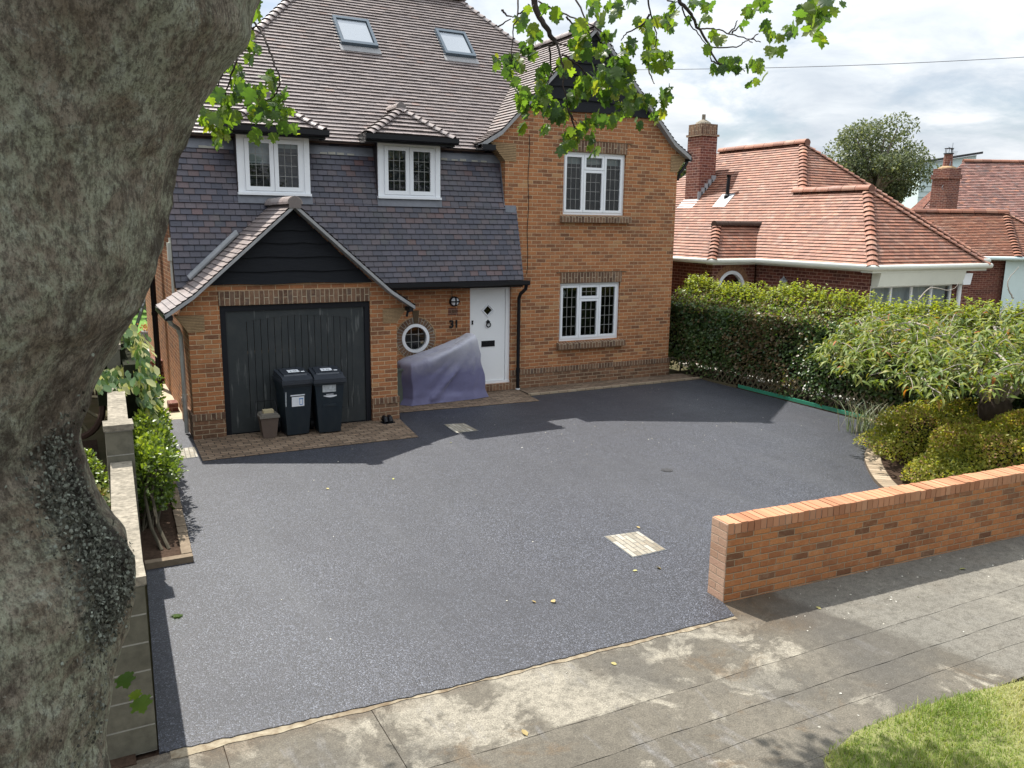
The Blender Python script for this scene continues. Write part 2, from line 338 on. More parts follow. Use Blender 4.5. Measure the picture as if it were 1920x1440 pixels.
M['bark_cherry'] = plain('cherry_bark', (.075, .055, .045), .9, .2, .7, 18, dark=(.025, .018, .015), bump=1., stretch=(1, 1, .6))
M['twig_cherry'] = plain('cherry_twig', (.34, .30, .26), .8, .25, .5, 14, dark=(.13, .11, .095))
M['twig'] = plain('sycamore_twig', (.045, .033, .028), .8, .25, .5, 14)
M['stem'] = plain('shrub_stem', (.075, .065, .045), .9, .2, .5, 14)
# glass: thin, clear, with the sky in it
def glass_mat(name, tint=(.75, .80, .80), refl=1.0):
    m, nt, b = mat(name); m.node_tree.nodes.remove(b)
    tr = nt.new('ShaderNodeBsdfTransparent'); tr.inputs[0].default_value = (*tint, 1)
    gl = nt.new('ShaderNodeBsdfGlossy'); gl.inputs['Roughness'].default_value = .015; gl.inputs[0].default_value = (refl, refl, refl, 1)
    P = nt.objc(); nt.l.new(nt.bump(nt.noise(P, 3.0, 2), .06, .05), gl.inputs['Normal'])
    fr = nt.new('ShaderNodeFresnel'); fr.inputs[0].default_value = 1.52
    ms = nt.new('ShaderNodeMixShader'); nt.l.new(fr.outputs[0], ms.inputs[0]); nt.l.new(tr.outputs[0], ms.inputs[1]); nt.l.new(gl.outputs[0], ms.inputs[2])
    nt.l.new(ms.outputs[0], m.node_tree.nodes['Material Output'].inputs[0]); return m
M['glass'] = glass_mat('window_glass')
m, nt, b = mat('skylight_glass'); b.inputs['Base Color'].default_value = (.30, .33, .36, 1); b.inputs['Roughness'].default_value = .08; b.inputs['Specular IOR Level'].default_value = 1.0
b.inputs['Coat Weight'].default_value = 1; b.inputs['Coat Roughness'].default_value = .02; M['skyglass'] = m
# garage door: grey-green boards with pale scuffs
m, nt, b = mat('garage_door_paint'); P = nt.objc(); st = nt.noise(nt.scalev(P, 9, 9, .9), 1.6, 4, .6); n = nt.noise(P, 14, 5)
c = nt.mix(nt.mapr(n, .3, .7, 0, .4), (.030, .035, .037), (.021, .025, .027)); c = nt.mix(nt.mapr(st, .62, .70, 0, .6), c, (.15, .155, .15)); c = nt.mix(nt.mapr(nt.noise(P, 3, 6, .7), .5, .7, 0, .3), c, (.07, .07, .066))
put(nt, b.inputs['Base Color'], c); b.inputs['Roughness'].default_value = .55; b.inputs['Specular IOR Level'].default_value = .35; M['gdoor'] = m
# bins
m, nt, b = mat('bin_plastic'); P = nt.objc(); n = nt.noise(nt.scalev(P, 1, 1, .35), 9, 5)
put(nt, b.inputs['Base Color'], nt.mix(nt.mapr(n, .4, .75, 0, .35), (.006, .014, .022), (.030, .037, .042))); b.inputs['Roughness'].default_value = .42; M['bin'] = m
# cover cloth
m, nt, b = mat('cover_fabric'); P = nt.objc(); n = nt.noise(P, 6, 6, .65); n2 = nt.noise(P, 160, 2)
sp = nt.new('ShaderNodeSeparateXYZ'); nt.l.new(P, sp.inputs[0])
c = nt.mix(nt.mapr(n, .35, .7, 0, .5), (.150, .148, .265), (.105, .102, .19)); c = nt.mix(nt.mapr(nt.math('ADD', sp.outputs[2], nt.math('MULTIPLY', n, .5)), .78, 1.45, 0, .9), c, (.46, .46, .50))  # paler with height: the sky light on the top put into the colour
put(nt, b.inputs['Base Color'], c); b.inputs['Roughness'].default_value = .58; b.inputs['Specular IOR Level'].default_value = .4; b.inputs['Sheen Weight'].default_value = .2
wr = nt.noise(nt.scalev(P, 2.2, 2.2, 1.6), 3.2, 5, .55, dist=1.2)
nt.l.new(nt.bump(nt.math('ADD', nt.math('ADD', nt.math('MULTIPLY', n, 1.), nt.math('MULTIPLY', n2, .3)), nt.math('MULTIPLY', wr, 1.1)), .4, .014), b.inputs['Normal']); M['cover'] = m
# tarmac: black binder, grey chippings
m, nt, b = mat('tarmac'); P = nt.pos(); v = nt.new('ShaderNodeTexVoronoi', feature='F1'); nt.l.new(P, v.inputs['Vector']); v.inputs['Scale'].default_value = 112
sp = nt.new('ShaderNodeSeparateColor'); nt.l.new(v.outputs['Color'], sp.inputs[0])
big = nt.noise(P, .5, 6, .62, dist=.4); med = nt.noise(P, 4, 5, .65); lane = nt.noise(nt.scalev(P, 1.6, .22, 1), .9, 4, .5)
c = nt.ramp(sp.outputs[0], [(0, (.003, .0035, .006)), (.35, (.009, .0105, .016)), (.62, (.023, .026, .037)), (.82, (.050, .055, .074)), (.95, (.088, .096, .122)), (1, (.15, .16, .19))])
c = nt.mix(nt.mapr(big, .38, .66, 0, .5), c, (.010, .011, .017)); c = nt.mix(nt.mapr(med, .5, .75, 0, .22), c, (.05, .05, .058)); c = nt.mix(nt.mapr(lane, .52, .7, 0, .22), c, (.06, .062, .07))
put(nt, b.inputs['Base Color'], c); put(nt, b.inputs['Roughness'], nt.mapr(big, .35, .7, .50, .64)); b.inputs['Specular IOR Level'].default_value = .62
nt.l.new(nt.bump(nt.math('ADD', nt.math('MULTIPLY', sp.outputs[2], .8), nt.math('MULTIPLY', v.outputs['Distance'], -.8)), .5, .005), b.inputs['Normal']); M['tarmac'] = m
# pavement concrete: brown-grey with pale worn patches and dark algae
m, nt, b = mat('pavement_concrete'); P = nt.pos(); uvn = nt.uv(); su = nt.new('ShaderNodeSeparateXYZ'); nt.l.new(uvn, su.inputs[0])
a = nt.noise(P, 1.6, 8, .68, dist=.6); f2 = nt.noise(P, 60, 4, .7); d2 = nt.noise(nt.vmath('ADD', P, (7, 3, 0)), .9, 6, .6); e2 = nt.noise(nt.scalev(P, 3.5, .9, 1), 1.3, 6, .65)
c = nt.mix(nt.math('ADD', nt.math('MULTIPLY', su.outputs[0], .35), nt.mapr(nt.noise(P, .45, 3), .35, .65, 0, .65)), (.108, .097, .078), (.188, .168, .135))
sx = nt.new('ShaderNodeSeparateXYZ'); nt.l.new(nt.vmath('ADD', P, nt.vmath('SCALE', nt.vmath('SUBTRACT', nt.noise(P, 3.2, 7, .7, out=1), (.5, .5, .5)), scale=.42)), sx.inputs[0])
xr = nt.math('ADD', sx.outputs[0], nt.math('MULTIPLY', nt.math('SUBTRACT', sx.outputs[1], 4.6), .18)); yc = nt.new('ShaderNodeSeparateXYZ'); nt.l.new(P, yc.inputs[0])
worn = nt.math('MULTIPLY', nt.math('MULTIPLY', nt.mapr(xr, 2.58, 2.66), nt.mapr(xr, 3.36, 3.28)), nt.mapr(yc.outputs[1], 4.31, 4.33))   # one bare, paler patch next to the drive
pale = nt.math('MAXIMUM', worn, nt.mapr(nt.math('ADD', a, nt.math('MULTIPLY', su.outputs[1], .2)), .58, .64))
c = nt.mix(nt.math('MULTIPLY', pale, .85), c, (.345, .315, .255))
c = nt.mix(nt.mapr(d2, .50, .60, 0, .62), c, (.095, .090, .080)); c = nt.mix(nt.mapr(nt.noise(nt.vmath('ADD', P, (2, 9, 0)), 1.4, 7, .7, dist=.6), .56, .64, 0, .5), c, (.13, .085, .045)); c = nt.mix(nt.mapr(e2, .58, .72, 0, .4), c, (.30, .30, .315))
dx_ = nt.math('SUBTRACT', sx.outputs[0], 5.55); dy_ = nt.math('MULTIPLY', nt.math('SUBTRACT', sx.outputs[1], 5.0), 1.7); rr_ = nt.math('SQRT', nt.math('ADD', nt.math('MULTIPLY', dx_, dx_), nt.math('MULTIPLY', dy_, dy_)))
c = nt.mix(nt.mapr(rr_, .45, 1.0, .75, 0), c, (.075, .048, .026)); c = nt.mix(nt.math('MULTIPLY', nt.mapr(sx.outputs[1], 4.98, 5.2), .6), c, (.10, .062, .034))   # rusty damp stain by the wall end and along the drive edge
ln_ = nt.math('ABSOLUTE', nt.math('SUBTRACT', sx.outputs[0], nt.math('ADD', 3.95, nt.math('MULTIPLY', sx.outputs[1], .36)))); c = nt.mix(nt.math('MULTIPLY', nt.mapr(ln_, .10, .50, .72, 0), nt.mapr(sx.outputs[1], 5.2, 4.9)), c, (.085, .080, .072))   # damp run-off streak from the wall end to the verge
smo = nt.mapr(nt.math('ADD', sx.outputs[0], nt.math('MULTIPLY', sx.outputs[1], .35)), 7.35, 7.48); c = nt.mix(nt.math('MULTIPLY', smo, .75), c, (.20, .19, .165))
c = nt.mix(nt.mapr(nt.noise(P, 14, 8, .8), .45, .66, 0, .65), c, (.062, .056, .046)); c = nt.mix(nt.mapr(nt.noise(P, 90, 4, .8), .42, .62, 0, .6), c, (.045, .04, .032)); c = nt.mix(nt.mapr(nt.vor(P, 40), .0, .15, .7, 0), c, (.33, .30, .24))
put(nt, b.inputs['Base Color'], c); b.inputs['Roughness'].default_value = .9; b.inputs['Specular IOR Level'].default_value = .25; nt.l.new(nt.bump(nt.math('ADD', f2, a), .6, .012), b.inputs['Normal']); M['pave'] = m
# block paving in basket / running pattern
M['paver'] = brick_mat('block_paver', [(0, (.12, .088, .062)), (.5, (.19, .135, .095)), (1, (.25, .185, .13))], (.035, .028, .022), bw=.2, bh=.1, mj=.011, stain=.45, bumpd=.012)
M['paverpale'] = brick_mat('pale_block', [(0, (.20, .18, .14)), (.5, (.30, .28, .23)), (1, (.40, .375, .32))], (.17, .155, .13), bw=.2, bh=.065, mj=.009, stain=.85, stain_col=(.14, .125, .11))
M['kerbpaver'] = brick_mat('kerb_block', [(0, (.28, .22, .155)), (.5, (.36, .285, .20)), (1, (.42, .34, .25))], (.12, .095, .07), bw=.22, bh=.105, mj=.009, offset=0, stain=.3)
M['edging'] = plain('edging_mortar', (.30, .26, .19), .95, .15, 1., 14, dark=(.11, .075, .045), bump=1.)
M['roadtar'] = plain('road_asphalt', (.055, .055, .055), .9, .2, .5, 40)
# trunk bark: grey brown plates, pale grey-green lichen, dark wet stains
m, nt, b = mat('sycamore_bark'); P = nt.pos(); Ps = nt.scalev(P, 1, 1, .5)
a = nt.noise(P, 4.2, 10, .72, dist=.6); g = nt.noise(nt.vmath('ADD', P, (4, 2, 9)), 3.4, 12, .78, dist=.8); f2 = nt.noise(Ps, 60, 8, .8); g2 = nt.noise(nt.vmath('ADD', P, (9, 1, 4)), 11, 10, .8, dist=.5); cr = nt.vor(nt.vmath('ADD', Ps, nt.vmath('SCALE', nt.noise(P, 9, 4, out=1), scale=.18)), 9, 'DISTANCE_TO_EDGE')
gr = nt.noise(Ps, 170, 3, .7); gm = nt.noise(nt.vmath('ADD', P, (3, 3, 1)), 1.1, 6, .6)
c = nt.mix(nt.mapr(a, .42, .58), (.31, .25, .18), (.50, .44, .345))
c = nt.mix(nt.mapr(nt.math('ADD', nt.math('ADD', g, nt.math('MULTIPLY', g2, .4)), nt.math('MULTIPLY', gm, .3)), .79, .91, 0, .9), c, (.55, .575, .42))
c = nt.mix(nt.mapr(nt.math('ADD', g2, nt.math('MULTIPLY', gr, .25)), .67, .76, 0, .8), c, (.66, .68, .56))
c = nt.mix(nt.mapr(nt.noise(nt.vmath('ADD', P, (1, 8, 3)), 1.9, 12, .75, dist=.6), .54, .62, 0, .85), c, (.085, .062, .050))
c = nt.mix(nt.mapr(f2, .46, .58, 0, .7), c, (.095, .074, .056)); c = nt.mix(nt.mapr(gr, .50, .66, 0, .6), c, (.055, .042, .032))
c = nt.mix(nt.mapr(nt.vor(nt.vmath('ADD', P, nt.vmath('SCALE', nt.noise(P, 30, 3, out=1), scale=.04)), 30), .0, .12, .8, 0), c, (.60, .61, .52))
su = nt.new('ShaderNodeSeparateXYZ'); nt.l.new(nt.uv(), su.inputs[0]); c = nt.mix(nt.math('MULTIPLY', nt.mapr(nt.math('ADD', su.outputs[0], nt.math('MULTIPLY', nt.math('SUBTRACT', nt.noise(P, 22, 5, .75), .5), .9)), .25, .5), .85), c, (.042, .037, .032))   # black crevices of the crusted burr
put(nt, b.inputs['Base Color'], c); b.inputs['Roughness'].default_value = .92; b.inputs['Specular IOR Level'].default_value = .2
h = nt.math('ADD', nt.math('ADD', nt.math('MULTIPLY', g, .8), nt.math('MULTIPLY', f2, .9)), nt.math('ADD', nt.math('MULTIPLY', g2, .8), nt.math('MULTIPLY', gr, .35)))
nt.l.new(nt.bump(h, 1.0, .035), b.inputs['Normal']); M['bark'] = m
M['lichen'] = leaf_mat('lichen', [(0, (.05, .046, .038)), (.5, (.115, .118, .096)), (.85, (.19, .20, .165)), (1, (.27, .295, .245))], .03, .9, spec=.1)
# foliage
M['syc'] = leaf_mat('sycamore_leaf', [(0, (.040, .080, .036)), (.3, (.065, .12, .036)), (.65, (.105, .165, .036)), (.9, (.15, .20, .038)), (1, (.21, .22, .04))], .55, .42, tint=(2.0, 2.1, .5))
M['hedge'] = leaf_mat('hedge_leaf', [(0, (.036, .074, .025)), (.5, (.078, .130, .040)), (.82, (.135, .185, .056)), (1, (.17, .12, .06))], .30, .36, tint=(1.5, 1.7, .5), spec=.38)
M['hedgetop'] = leaf_mat('hedge_shoot', [(0, (.17, .24, .03)), (.6, (.28, .34, .05)), (1, (.38, .39, .08))], .48, .42, tint=(1.5, 1.4, .5))
M['hedgebrown'] = leaf_mat('hedge_trimmed', [(0, (.09, .075, .03)), (.5, (.14, .13, .045)), (1, (.24, .15, .07))], .3, .6)
M['cherry'] = leaf_mat('cherry_leaf', [(0, (.08, .13, .03)), (.45, (.15, .205, .045)), (.90, (.30, .32, .10)), (.98, (.28, .21, .05)), (1, (.40, .10, .03))], .36, .5, tint=(1.5, 1.45, .5), spec=.28)
M['spirea'] = leaf_mat('spirea_leaf', [(0, (.15, .20, .03)), (.45, (.31, .34, .05)), (.75, (.46, .43, .075)), (.9, (.48, .32, .15)), (1, (.42, .24, .16))], .48, .5, tint=(1.35, 1.3, .45))
M['privet'] = leaf_mat('privet_leaf', [(0, (.07, .12, .02)), (.5, (.16, .235, .035)), (1, (.32, .39, .07))], .42, .38, tint=(1.4, 1.4, .45), spec=.6)
M['ivydark'] = leaf_mat('ivy_leaf', [(0, (.06, .12, .04)), (.55, (.11, .19, .06)), (.7, (.42, .44, .16)), (1, (.62, .60, .30))], .3, .35, tint=(1.3, 1.3, .5), spec=.5)
M['far'] = leaf_mat('distant_leaf', [(0, (.065, .09, .052)), (.5, (.12, .15, .08)), (.85, (.19, .215, .11)), (1, (.25, .26, .15))], .40, .6, tint=(1.3, 1.3, .7), spec=.3)
M['bgbush'] = leaf_mat('background_leaf', [(0, (.02, .04, .012)), (.5, (.04, .075, .02)), (.85, (.09, .12, .02)), (1, (.30, .27, .03))], .35, .5)
M['grass'] = leaf_mat('grass_blade', [(0, (.14, .22, .03)), (.45, (.23, .31, .05)), (.75, (.37, .39, .12)), (1, (.52, .48, .26))], .42, .5, tint=(1.2, 1.2, .6), spec=.3)
M['drygrass'] = leaf_mat('dry_grass', [(0, (.12, .17, .10)), (.6, (.24, .28, .19)), (1, (.36, .30, .19))], .3, .5)
M['fallen'] = leaf_mat('fallen_leaf', [(0, (.30, .22, .09)), (.5, (.42, .33, .14)), (1, (.30, .32, .10))], .1, .6)
M['litter'] = leaf_mat('litter', [(0, (.36, .34, .28)), (1, (.62, .60, .55))], .1, .7)
M['flower'] = leaf_mat('flower', [(0, (.40, .16, .05)), (1, (.55, .25, .12))], .2, .6)
M['twotone'] = leaf_mat('autumn_plant', [(0, (.10, .16, .05)), (.6, (.22, .20, .05)), (1, (.36, .14, .06))], .25, .5)
# ------------------------------------------------------------------ roof helpers
def clip_poly(poly, u0, u1, v0, v1):
    for ax, lim, sgn in ((0, u0, 1), (0, u1, -1), (1, v0, 1), (1, v1, -1)):
        out = []
        for i in range(len(poly)):
            a, b = poly[i], poly[(i+1) % len(poly)]; da, db = (a[ax]-lim)*sgn, (b[ax]-lim)*sgn
            if da >= 0: out.append(a)
            if da*db < 0:
                t = da/(da-db); out.append((a[0]+(b[0]-a[0])*t, a[1]+(b[1]-a[1])*t))
        poly = out
        if len(poly) < 3: return []
    return poly
def tiles(mb, pts, gauge=.1, tw=.168, t=.017, tilew=3, under=.012, seed=0, sag=.0015, gap=.0012):
    """real overlapping tiles on a planar convex polygon; pts[0]->pts[1] is the eave"""
    rn = random.Random(seed); pts = [Vector(p) for p in pts]
    U = (pts[1]-pts[0]).normalized(); n = (pts[1]-pts[0]).cross(pts[2]-pts[0]).normalized()
    if n.z < 0: n = -n
    V = n.cross(U)
    if V.z < 0: V = -V
    O = pts[0]; P2 = [((p-O).dot(U), (p-O).dot(V)) for p in pts]
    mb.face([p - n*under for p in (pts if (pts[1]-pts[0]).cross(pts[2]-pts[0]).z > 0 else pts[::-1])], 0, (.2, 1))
    umin, umax = min(p[0] for p in P2), max(p[0] for p in P2); vmin, vmax = min(p[1] for p in P2), max(p[1] for p in P2)
    k = 0; v = vmin
    while v < vmax - .01:
        off = (k % 2)*.5*tw + rn.uniform(-.006, .006); u = umin - off
        wave = rn.uniform(0, 6)
        while u < umax:
            c = clip_poly(P2, u+gap, u+tw-gap, v, min(v+gauge, vmax))
            if len(c) >= 3:
                tt = t*(1+rn.uniform(-.10, .13)); tilt = rn.uniform(-.0010, .0010); s0 = sag*math.sin(u*1.3+wave)
                def pos(q, h=None):
                    hh = tt*(1-(q[1]-v)/gauge) + .001 + tilt*(q[0]-u)/tw + s0*(1-(q[1]-v)/gauge)*.5 if h is None else h
                    return O + U*q[0] + V*q[1] + n*hh
                uvp = (rn.random(), rn.random()); uvp = (uvp[0], uvp[1]*.35); w3 = [pos(q) for q in c]
                nn = (w3[1]-w3[0]).cross(w3[2]-w3[0])
                mb.face(w3 if nn.dot(n) > 0 else w3[::-1], 0, uvp)
                low = sorted([q for q in c if abs(q[1]-v) < 1e-5])
                if len(low) >= 2:
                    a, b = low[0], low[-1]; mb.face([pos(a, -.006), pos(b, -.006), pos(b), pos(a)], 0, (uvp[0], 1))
            u += tw
        v += gauge; k += 1
def bonnets(mb, p0, p1, gauge=.1, wid=.115, lift=.045, seed=3, ratio=1.0, lip=.016):
    """curved bonnet tiles up a hip from p0 (low) to p1"""
    rn = random.Random(seed); p0, p1 = Vector(p0), Vector(p1); d = (p1-p0); L = d.length; d.normalize()
    side = d.cross(Vector((0, 0, 1))); side.normalize(); up = side.cross(d); up.normalize()
    n = max(2, int(L/gauge)); st = L/n
    for k in range(n):
        a = p0 + d*(st*k); b = p0 + d*(st*(k+1.25)); uvp = (rn.random(), rn.random()*.3); rr = []
        for q, w_, l_ in ((a, wid, lift), (b, wid*.72, lift*.25)):
            rr.append([q + side*(w_*math.sin(an)) + up*(l_ + .055*math.cos(an)*ratio - .052 - .012*abs(math.sin(an))) for an in [(-1.5+3*i/8) for i in range(9)]])
        for i in range(8):
            mb.face([rr[0][i], rr[0][i+1], rr[1][i+1], rr[1][i]][::-1], 0, uvp)
            mb.face([rr[0][i]-up*lip, rr[0][i+1]-up*lip, rr[0][i+1], rr[0][i]][::-1], 0, (uvp[0], 1))
def ridge(mb, p0, p1, r=.115, seg=.33, seed=5, mi=0, cap=True):
    rn = random.Random(seed); p0, p1 = Vector(p0), Vector(p1); d = p1-p0; L = d.length; d.normalize(); side = d.cross(Vector((0, 0, 1))).normalized(); up = side.cross(d)
    n = max(1, round(L/seg)); st = L/n
    for k in range(n):
        uvp = (rn.random(), rn.random()*.25); a = p0+d*(st*k+.006); b = p0+d*(st*(k+1)-.006); dz = rn.uniform(-.003, .003); rr = []
        for q in (a, b): rr.append([q + side*(r*math.sin(an)) + up*(r*math.cos(an)*.95 - .02 + dz) for an in [(-1.65+3.3*i/10) for i in range(11)]])
        for i in range(10): mb.face([rr[0][i], rr[0][i+1], rr[1][i+1], rr[1][i]], mi, uvp)
        for q, s_ in ((rr[0], 1), (rr[1], -1)): mb.face(q[::-s_], mi, uvp)
    mb.face([p0 + side*(r*.8*x) + up*z for x, z in ((-1, -.09), (1, -.09), (1, .03), (0, r*.85), (-1, .03))], mi, (.4, .6))
# ------------------------------------------------------------------ windows
def casement(parent, x0, x1, z0, z1, y, lights, label=None, name='window', outer=.045, sash=.055, cols=3, sill=True, backing='darkroom', blind=0.0, depth=.07, jamb=0):
    """white window: lights = list of (fx0, fx1, fz0, fz1) opening lights as fractions; facing -Y, front at y"""
    w = MB()
    w.box(x0, x1, y, y+depth, z1-outer, z1); w.box(x0, x1, y, y+depth, z0, z0+outer); w.box(x0, x0+outer, y, y+depth, z0+outer, z1-outer); w.box(x1-outer, x1, y, y+depth, z0+outer, z1-outer)
    X0, X1, Z0, Z1 = x0+outer, x1-outer, z0+outer, z1-outer
    o = w.build(name, M['white'], parent, bevel=.006)
    if label: o['label'] = label
    for (a, b, c, d) in lights:
        lx0, lx1, lz0, lz1 = X0+(X1-X0)*a, X0+(X1-X0)*b, Z0+(Z1-Z0)*c, Z0+(Z1-Z0)*d
        s = MB(); g = .004; yy = y-.012
        s.box(lx0+g, lx1-g, yy, y+.05, lz1-sash, lz1-g); s.box(lx0+g, lx1-g, yy, y+.05, lz0+g, lz0+sash); s.box(lx0+g, lx0+sash, yy, y+.05, lz0+sash, lz1-sash); s.box(lx1-sash, lx1-g, yy, y+.05, lz0+sash, lz1-sash)
        s.build('sash', M['white'], o, bevel=.007)
        p = MB(); px0, px1, pz0, pz1 = lx0+sash, lx1-sash, lz0+sash, lz1-sash
        p.face([(px0, y+.02, pz0), (px1, y+.02, pz0), (px1, y+.02, pz1), (px0, y+.02, pz1)], 0)
        nr = max(2, round((pz1-pz0)/.2))
        for i in range(1, cols): xx = px0+(px1-px0)*i/cols; p.box(xx-.0045, xx+.0045, y+.012, y+.018, pz0, pz1, 1)
        for i in range(1, nr): zz_ = pz0+(pz1-pz0)*i/nr; p.box(px0, px1, y+.011, y+.017, zz_-.0045, zz_+.0045, 1)
        p.build('pane', [M['glass'], M['leadcame']], o)
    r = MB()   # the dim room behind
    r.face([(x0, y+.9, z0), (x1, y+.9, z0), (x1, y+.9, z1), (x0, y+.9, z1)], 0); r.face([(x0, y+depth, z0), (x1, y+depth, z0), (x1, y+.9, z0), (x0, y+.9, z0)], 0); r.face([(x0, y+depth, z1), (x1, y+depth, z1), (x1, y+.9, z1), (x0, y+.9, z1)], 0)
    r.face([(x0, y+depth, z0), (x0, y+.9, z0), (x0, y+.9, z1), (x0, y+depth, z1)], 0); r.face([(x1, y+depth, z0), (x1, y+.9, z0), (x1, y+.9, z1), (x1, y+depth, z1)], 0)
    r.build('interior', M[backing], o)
    if blind:
        bb = MB(); bb.box(X0+.02, X1-.02, y+.10, y+.104, Z1-(Z1-Z0)*blind, Z1); bb.build('blind', M['blind'], o)
    return o
# ------------------------------------------------------------------ the house
H = thing('detached_house', 'two storey brick house number 31 with tiled catslide roof, dormers and attached gabled garage', 'house', (6.7, 17, 0))
YB, YG = 14.80, 13.32
arc = lambda cx, cz, r, a0, a1, n: [(cx+r*math.cos(a0+(a1-a0)*i/n), cz+r*math.sin(a0+(a1-a0)*i/n)) for i in range(n+1)]
# walls ------------------------------------------------------------
w = MB()
win_up, win_lo = (9.05, 10.60, 3.61, 4.88), (9.03, 10.57, .94, 2.18)
door_o = (6.93, 7.86, .15, 2.16); rw = (5.765, 1.19)
rect = lambda a: [(a[0], a[2]), (a[1], a[2]), (a[1], a[3]), (a[0], a[3])]
outer = [(4.84, 0), (12.0, 0), (12.0, 4.60), (12.22, 4.96), (9.68, 7.24), (7.46, 5.06), (7.40, 4.96), (7.69, 4.62), (7.69, 2.46), (4.84, 2.46)]
circ = [(rw[0]+.285*math.cos(2*math.pi*i/40), rw[1]+.285*math.sin(2*math.pi*i/40)) for i in range(40)]
w.holed(outer, [rect(win_up), rect(win_lo), rect(door_o), circ], YB, 0, .12)
w.face([(7.69, YB, 2.4), (7.69, 15.6, 2.4), (7.69, 15.6, 5.1), (7.69, YB, 4.62)][::-1], 0)
w.face([(12.0, YB, 0), (12.0, 22.2, 0), (12.0, 22.2, 4.95), (12.0, YB, 4.95)], 0)
w.face([(1.5, YB, 0), (1.5, 22.2, 0), (1.5, 22.2, 4.85), (1.5, 15.06, 4.85), (1.5, YB, 3.7)][::-1], 0)
w.face([(1.5, 22.2, 0), (12.0, 22.2, 0), (12.0, 22.2, 4.85), (1.5, 22.2, 4.85)][::-1], 0)
w.build('wall', M['brick'], H)
# projecting plinth with its soldier course
p = MB(); p.box(7.86, 8.0+4.012, YB-.028, YB-.001, 0, .30); p.box(12.001, 12.03, YB-.028, 17, 0, .30); p.box(6.25, 6.93, YB-.028, YB-.001, 0, .30); p.box(4.90, 6.25, YB-.028, YB-.001, 0, .30)
p.build('plinth', M['plinth'], H)
p = MB(); p.box(7.86, 12.02, YB-.036, YB-.001, .30, .405, sold=True); p.box(12.001, 12.036, YB-.036, 17, .30, .405, sold=True); p.box(4.90, 6.93, YB-.036, YB-.001, .30, .405, sold=True)
p.build('plinth_course', M['soldier'], H, bevel=.005)
# lintels and sills of dark bricks on end
for (a, z0, z1) in (((9.03, 10.62), 4.885, 5.10), ((9.03, 10.60), 2.185, 2.405)):
    p = MB(); p.box(a[0], a[1], YB-.012, YB+.1, z0, z1, sold=True); p.build('lintel', M['soldier'], H, bevel=.004)
    p = MB(); p.box(a[0]-.10, a[1]+.12, YB-.016, YB+.02, z1+.001, z1+.014); p.build('lintel_slip', M['tan2'], H)
for (a, z1) in (((8.98, 10.74), 3.605), ((8.97, 10.70), .935)):
    p = MB(); p.prism([(YB-.10, z1-.155), (YB+.06, z1-.155), (YB+.06, z1-.002), (YB-.10, z1-.035)], 'x', a[0], a[1], sold=True); p.build('sill', M['soldier'], H, bevel=.006)
# tile creasing corbels
def corbel(x_in, x_out, z0, z1, y, parent, inner):
    p = MB(); n = 11
    for i in range(n):
        t = (i+.6)/n; xo = x_in + (x_out-x_in)*t; za = z0+(z1-z0)*i/n
        a, b = (xo, inner) if xo < inner else (inner, xo)
        p.box(a, b, y-.012-(i % 2)*.004, y+.22, za, za+(z1-z0)/n*.70, 0); p.box(a+.012, b-.002, y-.004, y+.2, za+(z1-z0)/n*.70, za+(z1-z0)/n, 1)
    p.build('corbel', [M['tan'], M['tan2']], parent)
corbel(7.69, 7.36, 4.62, 4.97, YB, H, 7.93); corbel(12.0, 12.24, 4.58, 4.93, YB, H, 11.80)
# windows ------------------------------------------------------------
three = [(0, .325, 0, 1), (.325, .675, 0, .74), (.325, .675, .74, 1), (.675, 1, 0, 1)]
casement(H, *win_up, YB+.055, three, 'upper three light window with leaded panes and a roller blind', blind=.16)
wl = casement(H, *win_lo, YB+.055, three, 'ground floor three light window with leaded panes')
p = MB(); p.tube([(9.32, YB+.45, 2.1), (9.32, YB+.45, 1.99)], .006, 6); p.tube([(9.32, YB+.45, 1.99), (9.32, YB+.45, 1.93), (9.32, YB+.45, 1.84), (9.32, YB+.45, 1.80)], [.10, .115, .08, .02], 14); p.build('pendant_lamp', M['white'], wl, smooth=True)
# round window with a ring of bricks on end
o = MB()
def ringm(mb, r0, r1, y0, y1, mi=0, n=40):
    for i in range(n):
        a, b = 2*math.pi*i/n, 2*math.pi*(i+1)/n
        q = lambda r, t, y: (rw[0]+r*math.cos(t), y, rw[1]+r*math.sin(t))
        mb.face([q(r0, b, y0), q(r0, a, y0), q(r1, a, y0), q(r1, b, y0)][::-1], mi); mb.face([q(r1, a, y0), q(r1, a, y1), q(r1, b, y1), q(r1, b, y0)][::-1], mi); mb.face([q(r0, a, y0), q(r0, b, y0), q(r0, b, y1), q(r0, a, y1)][::-1], mi)
ringm(o, .225, .283, YB-.012, YB+.10); rwo = o.build('round_window', M['white'], H, smooth=False)
rwo['label'] = 'round porthole window with leaded glass and brick surround'
o = MB(); o.face([(rw[0]+.226*math.cos(2*math.pi*i/40), YB+.05, rw[1]+.226*math.sin(2*math.pi*i/40)) for i in range(40)][::1], 0)
for d in (-.075, .075):
    hh = math.sqrt(.224**2-d*d); o.box(rw[0]+d-.005, rw[0]+d+.005, YB+.04, YB+.046, rw[1]-hh, rw[1]+hh, 1); o.box(rw[0]-hh, rw[0]+hh, YB+.039, YB+.045, rw[1]+d-.005, rw[1]+d+.005, 1)
o.build('pane', [M['glass'], M['leadcame']], rwo)
o = MB(); o.box(rw[0]-.3, rw[0]+.3, YB+.5, YB+.52, rw[1]-.3, rw[1]+.3); o.build('interior', M['darkroom'], rwo)
o = MB()
